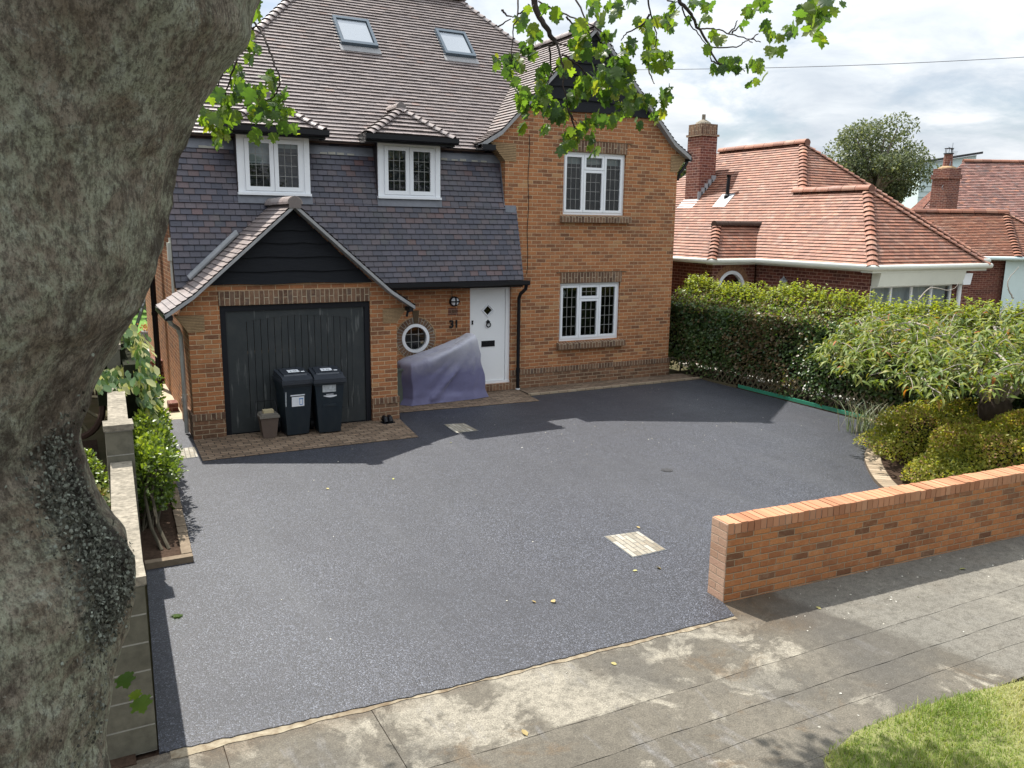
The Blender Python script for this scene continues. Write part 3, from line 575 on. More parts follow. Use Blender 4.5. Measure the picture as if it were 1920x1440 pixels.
for i in range(36):
    a0, a1 = 2*math.pi*(i+.11)/36, 2*math.pi*(i+.89)/36; q = lambda r, t, y: (rw[0]+r*math.cos(t), y, rw[1]+r*math.sin(t))
    if abs((a0+a1)/2-math.pi/2) < .2: continue
    f0 = [q(.29, a0, YB-.010), q(.405, a0, YB-.010), q(.405, a1, YB-.010), q(.29, a1, YB-.010)]; f1 = [(p_[0], YB+.02, p_[2]) for p_ in f0]
    uvp = [(u_+i*.231+.02, v_+.01+.075*(i % 5)) for u_, v_ in ((.0, .012), (.1, .012), (.1, .06), (0, .06))]
    o.face(f0, 0, uvp)
    for k in range(4): o.face([f0[k], f1[k], f1[(k+1) % 4], f0[(k+1) % 4]], 0, uvp)
ringm(o, .286, .407, YB-.004, YB+.01, 1); ringm(o, .408, .428, YB-.007, YB+.01, 2)
for i in range(5):
    t0 = -.10+.04*i; o.prism([(rw[0]-.04+.018*i, rw[1]+.29), (rw[0]-.04+.018*i+.015, rw[1]+.29), (rw[0]-.065+.028*i+.023, rw[1]+.54), (rw[0]-.065+.028*i, rw[1]+.54)], 'y', YB-.022, YB+.02, 3)
o.build('brick_ring', [M['soldier'], M['joint'], M['tan'], M['tan2']], rwo)
# front door ------------------------------------------------------------
d = MB(); yd = YB+.075
d.box(6.93, 6.975, yd-.02, yd+.06, .16, 2.15); d.box(7.765, 7.86, yd-.02, yd+.06, .16, 2.15); d.box(6.975, 7.765, yd-.02, yd+.06, 2.10, 2.15); d.box(6.94, 7.86, yd-.04, yd+.06, .15, .195)
fd = d.build('front_door', M['whitedoor'], H, bevel=.006); fd['label'] = 'white front door with diamond light, ring knocker and black letterbox'
d = MB()
cx, cz, q = 7.367, 1.665, .155
leaf = [(6.979, .20), (7.761, .20), (7.761, 2.096), (6.979, 2.096)]; dia = [(cx-q*.62, cz), (cx, cz-q*.62), (cx+q*.62, cz), (cx, cz+q*.62)]
d.holed(leaf, [dia], yd, 0, .04); d.build('door_leaf', M['whitedoor'], fd)
d = MB()
for k in range(4):
    a_, b_ = [(cx-q, cz), (cx, cz-q), (cx+q, cz), (cx, cz+q)][k], [(cx-q, cz), (cx, cz-q), (cx+q, cz), (cx, cz+q)][(k+1) % 4]
    a2, b2 = dia[k], dia[(k+1) % 4]; am = ((a_[0]+a2[0])/2, (a_[1]+a2[1])/2); bm = ((b_[0]+b2[0])/2, (b_[1]+b2[1])/2)
    d.face([(a_[0], yd-.002, a_[1]), (b_[0], yd-.002, b_[1]), (bm[0], yd-.020, bm[1]), (am[0], yd-.020, am[1])]); d.face([(am[0], yd-.020, am[1]), (bm[0], yd-.020, bm[1]), (b2[0], yd+.004, b2[1]), (a2[0], yd+.004, a2[1])])
d.build('diamond_frame', M['white'], fd)
d = MB(); d.face([(x, yd+.018, z) for x, z in dia], 0); d.face([(cx-.15, yd+.045, cz-.15), (cx+.15, yd+.045, cz-.15), (cx+.15, yd+.045, cz+.15), (cx-.15, yd+.045, cz+.15)], 1); d.build('diamond_pane', [M['glass'], M['darkroom']], fd)
d = MB(); d.prism([(7.367, 1.48), (7.415, 1.435), (7.385, 1.40), (7.367, 1.42), (7.349, 1.40), (7.319, 1.435)], 'y', yd-.018, yd)
pts = [(7.372+.045*math.cos(2*math.pi*i/20), yd-.03, 1.375+.045*math.sin(2*math.pi*i/20)) for i in range(21)]; d.tube(pts, .011, 8); d.build('knocker', M['black'], fd)
d = MB(); d.prism([(7.0, 1.395), (7.035, 1.395), (7.03, 1.44), (7.038, 1.475), (6.998, 1.475), (7.005, 1.44)], 'y', yd-.014, yd); d.build('keyhole_plate', M['black'], fd)
d = MB(); d.box(7.225, 7.525, yd-.012, yd, .925, 1.045); d.box(7.25, 7.50, yd-.02, yd-.012, .955, 1.015); d.build('letterbox', M['black'], fd, bevel=.006)
d = MB(); d.box(6.95, 7.98, YB-.06, YB+.10, .012, .148, sold=True); d.build('doorstep', M['plinth'], H, bevel=.008)
# wall lamp, air brick, number
d = MB(); ring = lambda r, y: [(6.575+r*math.cos(2*math.pi*i/24), y, 1.885+r*math.sin(2*math.pi*i/24)) for i in range(24)]
for (r0, y0, r1, y1) in ((.10, YB, .10, YB-.05), (.10, YB-.05, .082, YB-.065)):
    a, b = ring(r0, y0), ring(r1, y1)
    for i in range(24): d.face([a[i], a[(i+1) % 24], b[(i+1) % 24], b[i]], 0)
prev = ring(.082, YB-.06)
for k in range(1, 5):
    cur = ring(.082*math.cos(k*math.pi/8.4), YB-.06-.05*math.sin(k*math.pi/8.4))
    for i in range(24): d.face([prev[i], prev[(i+1) % 24], cur[(i+1) % 24], cur[i]], 1)
    prev = cur
d.face(prev, 1); d.box(6.56, 6.59, YB-.118, YB-.05, 1.80, 1.97, 0); d.box(6.49, 6.66, YB-.116, YB-.05, 1.872, 1.898, 0)
d.build('wall_lamp', [M['black'], M['sticker']], H)
d = MB(); d.tube([(6.535, YB-.01, 1.98), (6.535, YB-.01, 2.3)], .006, 6); d.build('lamp_cable', M['tan2'], H)
d = MB(); d.box(6.455, 6.66, YB-.006, YB+.02, 1.61, 1.755, 0)
for i in range(5): d.box(6.475, 6.64, YB-.010, YB, 1.628+i*.025, 1.640+i*.025, 1)
d.build('air_brick', [M['redbrick'], M['tan2']], H)
for ch, x in (('3', 6.47), ('1', 6.575)):
    fc = bpy.data.curves.new('house_number', 'FONT'); fc.body = ch; fc.size = .205; fc.extrude = .008; fc.offset = .007; fc.materials.append(M['black'])
    tmp = bpy.data.objects.new('house_number', fc); COL.objects.link(tmp); bpy.context.view_layer.update(); me = bpy.data.meshes.new_from_object(tmp); me.name = 'house_number'; bpy.data.objects.remove(tmp)
    me.transform(Matrix.Translation((x, YB-.016, 1.365)) @ Matrix.Rotation(R(90), 4, 'X')); link('house_number', me, H)
# lower tile-hung roof slope ------------------------------------------------------------
LY = lambda z: 14.45 + (z-2.30)*.25
def lowp(x, z): return (x, LY(z), z)
rf = MB(); rf.prism([(14.455, 2.27), (14.82, 2.27), (15.5, 4.75), (LY(4.75)+.02, 4.75)], 'x', 1.46, 7.68, 0)
lowroof = rf.build('lower_roof', M['wooddark'], H)
lowroof['label'] = 'steep lower roof slope hung with blue brown tiles'
rf = MB(); tiles(rf, [lowp(1.44, 2.30), lowp(7.95, 2.30), lowp(7.95, 3.72), lowp(1.44, 3.72)], seed=1, t=.020, gauge=.102, gap=.0042, tw=.175); tiles(rf, [lowp(1.44, 3.72), lowp(7.67, 3.72), lowp(7.67, 4.78), lowp(1.44, 4.78)], seed=2, t=.020, gauge=.102, gap=.0042, tw=.175)
rf.prism([(14.455, 2.28), (14.81, 2.28), (14.81, 3.70)], 'x', 7.70, 7.945, 0)
rf.build('hung_tiles', M['tileblue'], lowroof)
f = MB(); f.prism([(LY(4.585)-.024, 4.585), (LY(4.74)-.024, 4.74), (LY(4.74)+.01, 4.74), (LY(4.585)+.01, 4.585)], 'x', 1.45, 7.68); f.obox(lowp(7.69, 3.62), (.25, 0, 0), (0, .035*.97, .14), (0, -.02, .005)); f.obox((7.672, LY(3.75)-.02, 3.75), (.016, 0, 0), (0, .03, 0), (0, .21, .85))
for xx in (2.0, 2.12, 2.27, 4.05, 4.2, 4.36, 4.55, 6.4, 6.62, 6.8, 7.05, 7.25): f.obox((xx, LY(4.59)-.031, 4.59), (.13, 0, 0), (0, .008, .03+.03*random.random()), (0, .004, 0), 1)
f.build('lead_flashing', [M['lead'], M['joint']], lowroof)
# main hipped roof ------------------------------------------------------------
EY, EZ, XL, XR, RZ = 14.93, 4.81, 1.25, 12.15, 8.50
hd = RZ-EZ; RY = EY+hd; BY = EY+2*hd
rf = MB()
tiles(rf, [(XL, EY, EZ), (XR, EY, EZ), (XR-hd, RY, RZ), (XL+hd, RY, RZ)], seed=11, t=.025)
tiles(rf, [(XL, BY, EZ), (XL, EY, EZ), (XL+hd, RY, RZ)], seed=12, tw=.5); tiles(rf, [(XR, EY, EZ), (XR, BY, EZ), (XR-hd, RY, RZ)], seed=13, tw=.5); tiles(rf, [(XR, BY, EZ), (XL, BY, EZ), (XL+hd, RY, RZ), (XR-hd, RY, RZ)], seed=14, tw=1, gauge=.3)
roof = rf.build('roof', M['tile'], H)
rf = MB(); bonnets(rf, (XL, EY, EZ), (XL+hd, RY, RZ), gauge=.173, seed=1); bonnets(rf, (XR, EY, EZ), (XR-hd, RY, RZ), gauge=.173, seed=2); rf.build('hip_tiles', M['tile'], roof)
rf = MB(); ridge(rf, (XL+hd-.1, RY, RZ+.02), (XR-hd+.1, RY, RZ+.02)); rf.build('ridge_tiles', M['tile'], roof)
f = MB(); f.prism([(EY+.005, EZ-.03), (EY+.25, EZ-.03), (EY+.25, EZ+.10), (EY+.005, EZ-.012)], 'x', XL+.02, 7.3); f.build('eaves_board', M['wooddark'], roof)
# bay gable roof ------------------------------------------------------------
GC = 9.68; ey, yv = 4.93, 14.66
prof = [(2.58, 4.93), (2.13, 5.20), (0, 7.33)]
rf = MB()
for sgn, sd in ((-1, 21), (1, 22)):
    for (a, b) in zip(prof, prof[1:]):
        xa, xb = GC+sgn*a[0], GC+sgn*b[0]
        ya, yb = EY+(a[1]-EZ)+.05, EY+(b[1]-EZ)+.05
        q = [(xa, yv, a[1]), (xa, ya if sgn < 0 else max(ya, 17.5), a[1]), (xb, yb if sgn < 0 else max(yb, 17.5), b[1]), (xb, yv, b[1])]
        tiles(rf, q if sgn > 0 else [q[1], q[0], q[3], q[2]], seed=sd+int(a[0]*10), gauge=.1, t=.024)
ridge(rf, (GC, yv-.01, 7.34), (GC, 17.5, 7.34))
br = rf.build('bay_roof', M['tile'], H)
f = MB()
for sgn in (-1, 1):
    for (a, b) in zip(prof, prof[1:]):
        A, B = Vector((GC+sgn*a[0], yv, a[1]-.012)), Vector((GC+sgn*b[0], yv, b[1]-.012)); n_ = Vector((0, .15, 0)); dn = Vector((-(B-A).z*sgn*0, 0, -.085))
        P_ = [A, B, B+dn, A+dn] if sgn > 0 else [B, A, A+dn, B+dn]
        f.face(P_[::-1]); f.face([p_+n_ for p_ in P_]); f.face([A+dn, B+dn, B+dn+n_, A+dn+n_] if sgn < 0 else [B+dn, A+dn, A+dn+n_, B+dn+n_]); f.face([A, A+n_, A+n_+dn, A+dn])
f.build('verge_board', M['undercloak'], br)
def boards(name, xl, xr, z0, apex, y, zs, parent, sl):
    """waney-edged black boards filling a gable; sl = slope half width per metre below the apex"""
    p = MB(); rn = random.Random(4); levels = zs + [apex[1]]
    for k in range(len(levels)-1):
        a, b = levels[k], levels[k+1]
        ha, hb = (apex[1]-a)*sl, max(0.01, (apex[1]-b)*sl); n = 14; low = []
        for i in range(n+1):
            x = apex[0]-ha + 2*ha*i/n; low.append((x, a-.012+.009*math.sin(i*.9+k*2.1)+rn.uniform(-.004, .004)))
        yy = y - .018
        top = [(apex[0]+hb, b+.015), (apex[0]-hb, b+.015)]
        fr = [(q[0], yy-.022, q[1]) for q in low] + [(q[0], yy+.010, q[1]) for q in top]
        p.face(fr); p.face([(q[0], y+.02, q[1]) for q in low][::-1] + [(q[0], y+.02, q[1]) for q in top][::-1])
        for i in range(n): p.face([(low[i][0], y+.02, low[i][1]), (low[i+1][0], y+.02, low[i+1][1]), (low[i+1][0], yy-.022, low[i+1][1]), (low[i][0], yy-.022, low[i][1])])
    return p.build(name, M['blackboard'], parent)
boards('gable_boards', 0, 0, 0, (GC, 7.27), YB-.02, [5.68, 5.90, 6.14, 6.38, 6.62, 6.86, 7.08], H, 1.0)
f = MB(); f.box(7.10, 7.38, 14.60, 15.0, 4.80, 4.90); f.build('bay_gutter_end', M['black'], H)
f = MB(); f.tube([(12.26, yv+.02, 4.86), (12.26, 17.4, 4.86)], .055, 10); f.tube([(12.26, yv+.1, 4.85), (12.20, yv+.12, 4.72), (12.09, YB+.03, 4.55), (12.06, YB+.06, 4.4)], .034, 8); f.build('bay_gutter', M['black'], H)
f = MB(); f.box(12.235, 12.26, yv+.02, yv+.06, 4.80, 4.92); f.build('bargeboard_end', M['white'], H)
f = MB(); f.tube([(8.22+.012*math.sin(i*.7), YB-.008, 5.15-i*.12) for i in range(24)], .006, 5); f.build('wall_cable', M['black'], H)
# dormers ------------------------------------------------------------
def dormer(cx, x0, x1, z0, z1, label):
    c = MB(); yb = 15.2
    for xx in (x0+.01, x1-.01): c.box(xx-.02, xx+.02, YB+.02, yb, z0, 4.95)
    c.box(x0, x1, YB+.03, YB+.06, z1-.02, 4.97)
    dm = c.build('dormer', M['tileblue'], H); dm['label'] = label
    o = MB(); o.box(x0, x0+.095, YB-.01, YB+.07, z0, z1); o.box(x1-.095, x1, YB-.01, YB+.07, z0, z1); o.box(x0+.095, x1-.095, YB-.01, YB+.07, z1-.035, z1); o.box(x0-.012, x1+.012, YB-.05, YB+.07, z0-.03, z0+.012); o.build('window_surround', M['white'], dm, bevel=.006)
    cs = casement(dm, x0+.096, x1-.096, z0+.013, z1-.036, YB+.004, [(0, .5, 0, 1), (.5, 1, 0, 1)], None, outer=.028, sash=.075, blind=.16 if cx < 4 else 0)
    if cx < 4:
        bb = MB(); bb.box(x0+.2, x0+.56, YB+.16, YB+.165, z0+.1, z1-.1); bb.build('net_curtain', M['net'], cs)
    ap = MB(); ap.obox((x0-.02, LY(z0-.17)-.03, z0-.17), (x1-x0+.05, 0, 0), (0, .035, .15), (0, .01, -.002)); ap.build('lead_apron', M['lead'], dm)
    hw = .85; e0 = (cx-hw, 14.50, 4.955); e1 = (cx+hw, 14.50, 4.955); ry0, rz = 15.10, 5.50
    r_ = MB(); tiles(r_, [e0, e1, (cx, ry0, rz)], seed=31, gauge=.118, t=.034)
    for s_ in (-1, 1):
        A, B = (cx+s_*hw, 14.50, 4.955), (cx+s_*hw, 15.12, 4.955); q = [A, B, (cx, 15.66, rz), (cx, ry0, rz)]
        tiles(r_, q if s_ > 0 else [q[1], q[0], q[3], q[2]], seed=33+s_, gauge=.1)
        bonnets(r_, A, (cx, ry0, rz), gauge=.135, wid=.135, lift=.045, seed=40+s_, lip=.012)
    ridge(r_, (cx, ry0-.06, rz+.02), (cx, 15.7, rz+.02), r=.10); r_.build('dormer_roof', M['tile'], dm)
    g = MB(); g.prism([(14.41, 4.86), (14.44, 4.835), (14.52, 4.835), (14.52, 4.94), (14.41, 4.94)], 'x', cx-.90, cx+.90); g.box(cx-.86, cx+.86, 14.522, 14.55, 4.80, 4.95)
    g.prism([(x0-.08, 14.55), (x1+.08, 14.55), (x1+.08, 15.1), (x0-.08, 15.1)], 'z', 4.85, 4.88)
    for s_ in (-1, 1): g.prism([(14.53, 4.80), (14.80, 4.80), (14.97, 4.86), (14.97, 4.95), (14.53, 4.95)], 'x', cx+s_*.83, cx+s_*.86)
    g.build('dormer_gutter', M['black'], dm, bevel=.008)
dormer(3.17, 2.575, 3.805, 3.865, 4.845, 'left dormer over the garage with net curtain behind its left casement')
dormer(5.62, 5.06, 6.295, 3.865, 4.845, 'right dormer over the entrance with dark leaded casements')
# roof windows ------------------------------------------------------------
def rooflight(x0, x1, z0, z1, label):
    sY = lambda z: EY + (z-EZ); nrm = Vector((0, -1, 1)).normalized(); vv = Vector((0, 1, 1)).normalized(); L = (z1-z0)*math.sqrt(2); O = Vector((x0, sY(z0), z0)); Wd = x1-x0
    f = MB()
    for (u0, u1, v0, v1) in ((0, Wd, 0, .08), (0, Wd, L-.08, L), (0, .06, .08, L-.08), (Wd-.06, Wd, .08, L-.08)):
        f.obox(O+Vector((u0, 0, 0))+vv*v0, (u1-u0, 0, 0), vv*(v1-v0), nrm*.10)
    fo = f.build('roof_window', M['bluegrey'], roof, bevel=.012); fo['label'] = label
    g = MB(); g.face([O+Vector((u, 0, 0))+vv*v+nrm*.07 for u, v in ((.08, .09), (Wd-.08, .09), (Wd-.08, L-.09), (.08, L-.09))], 0); g.build('roof_pane', M['skyglass'], fo)
    a = MB(); a.obox(O+Vector((-.04, 0, 0))-vv*.17, (Wd+.08, 0, 0), vv*.18, nrm*.028); a.build('roof_window_flashing', M['undercloak'], fo)
rooflight(5.08, 5.85, 6.87, 7.50, 'left roof window in the main roof'); rooflight(7.36, 8.08, 6.90, 7.51, 'right roof window in the main roof, smaller')
# garage ------------------------------------------------------------
g = MB(); go = (1.94, 4.37, 0, 2.09)
g.holed([(1.47, 0), (go[0], 0), (go[0], go[3]), (go[1], go[3]), (go[1], 0), (4.84, 0), (4.84, 1.70), (5.02, 1.96), (3.11, 3.60), (1.30, 1.96), (1.47, 1.70)], [], YG, 0)
for (a, b) in (((go[0], 0), (go[0], go[3])), ((go[1], go[3]), (go[1], 0)), ((go[0], go[3]), (go[1], go[3]))): g.face([(a[0], YG, a[1]), (b[0], YG, b[1]), (b[0], YG+.12, b[1]), (a[0], YG+.12, a[1])])
g.face([(1.47, YG, 0), (1.47, 14.82, 0), (1.47, 14.82, 2.25), (1.47, YG, 2.05)][::-1]); g.face([(4.84, YG, 0), (4.84, 14.82, 0), (4.84, 14.82, 2.2), (4.84, YG, 2.05)])
gw = g.build('garage_wall', M['brick'], H)
for q_ in (((1.448, 1.94, YG-.022, YG-.001), (1.448, 1.469, YG-.0009, 14.8)), ((4.37, 4.862, YG-.022, YG-.001), (4.841, 4.862, YG-.0009, 14.76))):
    p = MB(); [p.box(*a_, 0, .30) for a_ in q_]; p.build('plinth', M['plinth'], gw)
for q_ in (((1.44, 1.94, YG-.030, YG-.001), (1.44, 1.469, YG-.0009, 14.8)), ((4.37, 4.87, YG-.030, YG-.001), (4.841, 4.87, YG-.0009, 14.76))):
    p = MB(); [p.box(*a_, .30, .405, sold=True) for a_ in q_]; p.build('plinth_course', M['soldier'], gw, bevel=.005)
p = MB(); p.box(1.93, 4.365, YG-.012, YG+.1, 2.095, 2.315, sold=True); p.build('lintel', M['soldier'], gw, bevel=.004)
corbel(1.47, 1.29, 1.70, 1.965, YG, gw, 1.71); corbel(4.84, 5.03, 1.70, 1.955, YG, gw, 4.59)
boards('garage_gable_boards', 0, 0, 0, (3.115, 3.585), YG-.01, [2.43, 2.63, 2.85, 3.07, 3.27, 3.46], H, 1.115)
f = MB(); yf = YG+.03
f.box(1.94, 2.03, yf, yf+.07, 0, 2.09); f.box(4.28, 4.37, yf, yf+.07, 0, 2.09); f.box(2.03, 4.28, yf, yf+.07, 2.0, 2.09); gd = f.build('garage_door', M['blackframe'], H, bevel=.006); gd['label'] = 'dark grey up and over garage door with vertical boards and scuffs'
f = MB(); xa, xb, zb, zs_ = 2.26, 4.06, .27, 1.72
arch = [(xa, zb), (xb, zb), (xb, zs_)] + [(xb-.12+.12*math.cos(t), zs_+.10*math.sin(t)) for t in (.4, .8, 1.2)] + [(xb-.16-(xb-xa-.32)*i/10, zs_+.115+.055*math.sin(math.pi*i/10)) for i in range(11)] + [(xa+.12-.12*math.cos(t), zs_+.10*math.sin(t)) for t in (1.2, .8, .4)] + [(xa, zs_)]
f.holed([(2.032, .02), (4.278, .02), (4.278, 1.998), (2.032, 1.998)], [arch], yf+.03, 0, .012); f.build('door_border', M['gdoor'], gd)
f = MB(); n = 17
for i in range(n): x0 = xa-.02+(xb-xa+.04)*i/n; f.box(x0+.004, x0+(xb-xa+.04)/n-.004, yf+.036, yf+.06, zb-.02, 1.93)
f.build('door_boards', M['gdoor'], gd, bevel=.004)
gp = [(1.98, 2.02), (1.56, 2.30), (0, 3.68)]; gv = 13.07
rf = MB()
for sgn in (-1, 1):
    for (a, b) in zip(gp, gp[1:]):
        xa_, xb_ = 3.11+sgn*a[0], 3.11+sgn*b[0]; ya, yb_ = max(14.46, LY(a[1])+.02), LY(b[1])+.02
        q = [(xa_, gv, a[1]), (xa_, ya, a[1]), (xb_, yb_, b[1]), (xb_, gv, b[1])]; tiles(rf, q if sgn > 0 else [q[1], q[0], q[3], q[2]], seed=50+int(a[0]*9)+sgn, gauge=.1)
gr = rf.build('garage_roof', M['tile'], H)
rf = MB(); ridge(rf, (3.11, gv-.02, 3.69), (3.11, 14.86, 3.69), r=.12); rf.build('ridge_tiles', M['tile'], gr)
f = MB()
for sgn in (-1, 1):
    for (a, b) in zip(gp, gp[1:]):
        A, B = Vector((3.11+sgn*a[0], gv, a[1]-.012)), Vector((3.11+sgn*b[0], gv, b[1]-.012)); n_ = Vector((0, .26, 0)); dn = Vector((0, 0, -.06)); P_ = [A, B, B+dn, A+dn] if sgn > 0 else [B, A, A+dn, B+dn]
        f.face(P_[::-1]); f.face([P_[2], P_[3], P_[3]+n_, P_[2]+n_]); f.face([A, A+n_, A+n_+dn, A+dn])
f.build('verge_board', M['undercloak'], gr)
f = MB(); pts = [Vector((3.11-x, LY(z)-.0, z+.03)) for x, z in ((1.45, 2.40), (.62, 3.14))]; dv = (pts[1]-pts[0]); f.obox(pts[0]-Vector((0, .17, -.0)), dv, (0, .16, 0), (-.02, 0, .035)); f.obox(pts[0]-Vector((.02, .20, -.02)), dv, (0, .03, 0), (-.02, 0, .05)); f.obox(pts[0]-Vector((.02, .09, -.03)), dv, (0, .03, 0), (-.02, 0, .04)); f.build('valley_flashing', M['leadlight'], gr)
# gutters and pipes ------------------------------------------------------------
f = MB(); f.prism([(14.36, 2.215), (14.39, 2.195), (14.45, 2.195), (14.47, 2.22), (14.47, 2.29), (14.36, 2.285)], 'x', 4.86, 8.06); f.box(4.86, 7.95, 14.472, 14.50, 2.16, 2.29); f.build('gutter', M['black'], H, bevel=.006)
f = MB(); f.tube([(8.0, 14.42, 2.20), (8.0, 14.44, 2.12), (8.0, 14.66, 2.0), (8.0, 14.72, 1.9), (8.0, 14.72, .03)], .036, 10); f.tube([(8.0, 14.72, .36), (8.0, 14.72, .46)], .044, 10); f.tube([(8.0, 14.72, .001), (8.0, 14.72, .03)], .045, 10, 1); f.build('downpipe', [M['black'], M['white']], H, smooth=False)
f = MB(); f.box(4.99, 5.06, 13.08, 14.4, 1.91, 1.97); f.build('garage_gutter', M['black'], H); f = MB(); f.tube([(5.03, 13.10, 1.93), (4.985, 13.16, 1.90), (4.975, 13.18, 1.82)], .022, 8); f.build('gutter_spout', M['black'], H)
f = MB(); f.box(1.13, 1.24, 13.08, 14.7, 1.92, 1.985); f.build('garage_gutter', M['black'], H); f = MB(); f.tube([(1.19, 13.4, 1.93), (1.25, 13.5, 1.82), (1.36, 13.72, 1.72), (1.40, 13.76, 1.6), (1.40, 13.76, .02)], .034, 10); f.tube([(1.40, 13.76, .55), (1.40, 13.76, .65)], .043, 10); f.build('downpipe', M['grey_pipe'], H)
f = MB(); f.tube([(1.36, 17.9, 4.7), (1.36, 17.9, .03)], .055, 10); f.tube([(1.36, 17.9, 3.0), (1.5, 17.9, 3.05)], .05, 10)
for z in (.4, 1.5, 2.6, 3.4, 4.2): f.tube([(1.36, 17.9, z), (1.36, 17.9, z+.07)], .065, 10)
f.build('soil_pipe', M['black'], H)
f = MB(); f.tube([(1.455, 14.95, 3.1), (1.455, 14.95, 2.1)], .028, 8); f.box(1.40, 1.5, 14.9, 15.02, 2.72, 3.02); f.build('cable_duct', M['cream'], H)
f = MB(); f.box(7.9, 12.4, 14.02, 14.10, 0, .045); f.build('house_edging', M['kerbpaver'], H)
# ------------------------------------------------------------------ ground, drive, pavement
g = MB(); g.box(-150, 200, -60, 320, -.5, -.06); structure(g.build('ground', M['earth']))
def sheet(name, poly, z, m, ztop=None, noise=0, bottom=-.1):
    b = MB(); b.prism(poly, 'z', bottom, z); return b.build(name, m)
def rough(a, b, n, amp, seed):
    rn = random.Random(seed); return [(a[0]+(b[0]-a[0])*i/n+rn.uniform(-amp, amp)*.3, a[1]+(b[1]-a[1])*i/n+rn.uniform(-amp, amp)) for i in range(n+1)]
kerb_o = [(8.70, 5.36), (8.82, 5.78), (9.05, 6.42), (9.34, 6.98), (9.84, 7.55), (10.27, 7.95), (10.69, 8.24), (11.22, 8.52), (11.75, 8.85), (12.15, 9.25), (12.33, 9.72)]
def smooth(p, n=4):
    out = []
    for i in range(len(p)-1):
        p0, p1, p2, p3 = p[max(i-1, 0)], p[i], p[i+1], p[min(i+2, len(p)-1)]
        for k in range(n):
            t = k/n; out.append(tuple(.5*(2*b+(c-a)*t+(2*a-5*b+4*c-d)*t*t+(3*b-a-3*c+d)*t**3) for a, b, c, d in zip(p0, p1, p2, p3)))
    return out + [p[-1]]
ko = smooth(kerb_o)
front = rough((.24, 5.245), (2.17, 5.10), 40, .010, 1) + rough((2.2, 5.10), (3.59, 5.06), 30, .007, 2)[1:] + rough((3.6, 5.06), (4.95, 5.0), 24, .006, 3)[1:]
drive = front + [(5.06, 5.3), (8.66, 5.2)] + ko[1:] + [(12.36, 12.8), (12.38, 14.02), (7.85, 14.02), (7.85, 14.3), (1.0, 14.9), (1.0, 15.02), (.55, 15.02), (.42, 9.0), (.24, 5.3)]
dr = MB(); flat = [Vector((x, y, 0)) for x, y in drive]
for t in tessellate_polygon([flat]):
    a, b, c = (flat[i] for i in t)
    if (b-a).cross(c-a).z < 0: b, c = c, b
    dr.face([a, b, c])
for i in range(len(flat)):
    a, b = flat[i], flat[(i+1) % len(flat)]; dr.face([a-Vector((0, 0, .05)), b-Vector((0, 0, .05)), b, a])
structure(dr.build('driveway', M['tarmac']))
# pavement of cast concrete bays with open joints
pv = MB(); rn = random.Random(8)
rows = [(5.225, 4.318, (-.15, .62, 1.62, 14)), (4.312, 3.925, (-.15, 14)), (3.918, 3.64, (-4, 14)), (3.634, 3.30, (-4, 14))]
slope = lambda x: -.015*(x-2)
for r_, (ya, yb, xs) in enumerate(rows):
    for x0, x1 in zip(xs, xs[1:]):
        nsub = max(4, int((x1-x0)*6))
        uvp = (rn.random(), (.45 if r_ == 0 and x0 < 2.6 and x0 > 0 else .05)); gx = .0025
        for k in range(nsub):
            xa, xb = x0+gx+(x1-x0-2*gx)*k/nsub, x0+gx+(x1-x0-2*gx)*(k+1)/nsub
            w1 = lambda x: ya+.001+slope(x)+(.004*math.sin(x*7+r_*2)+.003*math.sin(x*19)); w2 = lambda x: yb-.0005+slope(x)+(.004*math.sin(x*7+r_*2+2)+.003*math.sin(x*19))
            dz = -.012
            if r_ == 0: w1 = lambda x: 5.24 if x < 5.06 else 5.35
            pv.face([(xa, w2(xa), dz), (xb, w2(xb), dz), (xb, w1(xb), dz), (xa, w1(xa), dz)], 0, uvp)
            pv.face([(xa, w2(xa), -.05), (xb, w2(xb), -.05), (xb, w2(xb), dz), (xa, w2(xa), dz)], 0, uvp)
pv.face([(-4, .3, -.014), (4.15, .3, -.014), (4.15, 3.31, -.014), (-4, 3.35, -.014)], 0, (.6, .1))
structure(pv.build('pavement', M['pave']))
e = MB(); e.box(-20, 40, 2.5, 5.4, -.06, -.045); structure(e.build('pavement_bed', M['soil']))
e = MB(); rn = random.Random(5); xs = [.30+i*.05 for i in range(94)]
for xa, xb in zip(xs, xs[1:]):
    yl = lambda x: 5.235-(x-.24)*.05 if x > 0 else 5.24
    e.face([(xa, yl(xa)-.080+.009*xa+.010*math.sin(xa*11)+.006*math.sin(xa*31), -.008), (xb, yl(xb)-.080+.009*xb+.010*math.sin(xb*11)+.006*math.sin(xb*31), -.008), (xb, yl(xb)+.02, -.006), (xa, yl(xa)+.02, -.006)])
structure(e.build('drive_edging', M['edging']))
e = MB(); e.box(-30, 60, -7, .2, -.07, -.055); structure(e.build('road', M['roadtar']))
e = MB(); e.box(-30, 60, .2, .33, -.07, .0); structure(e.build('road_kerb', M['coping']))
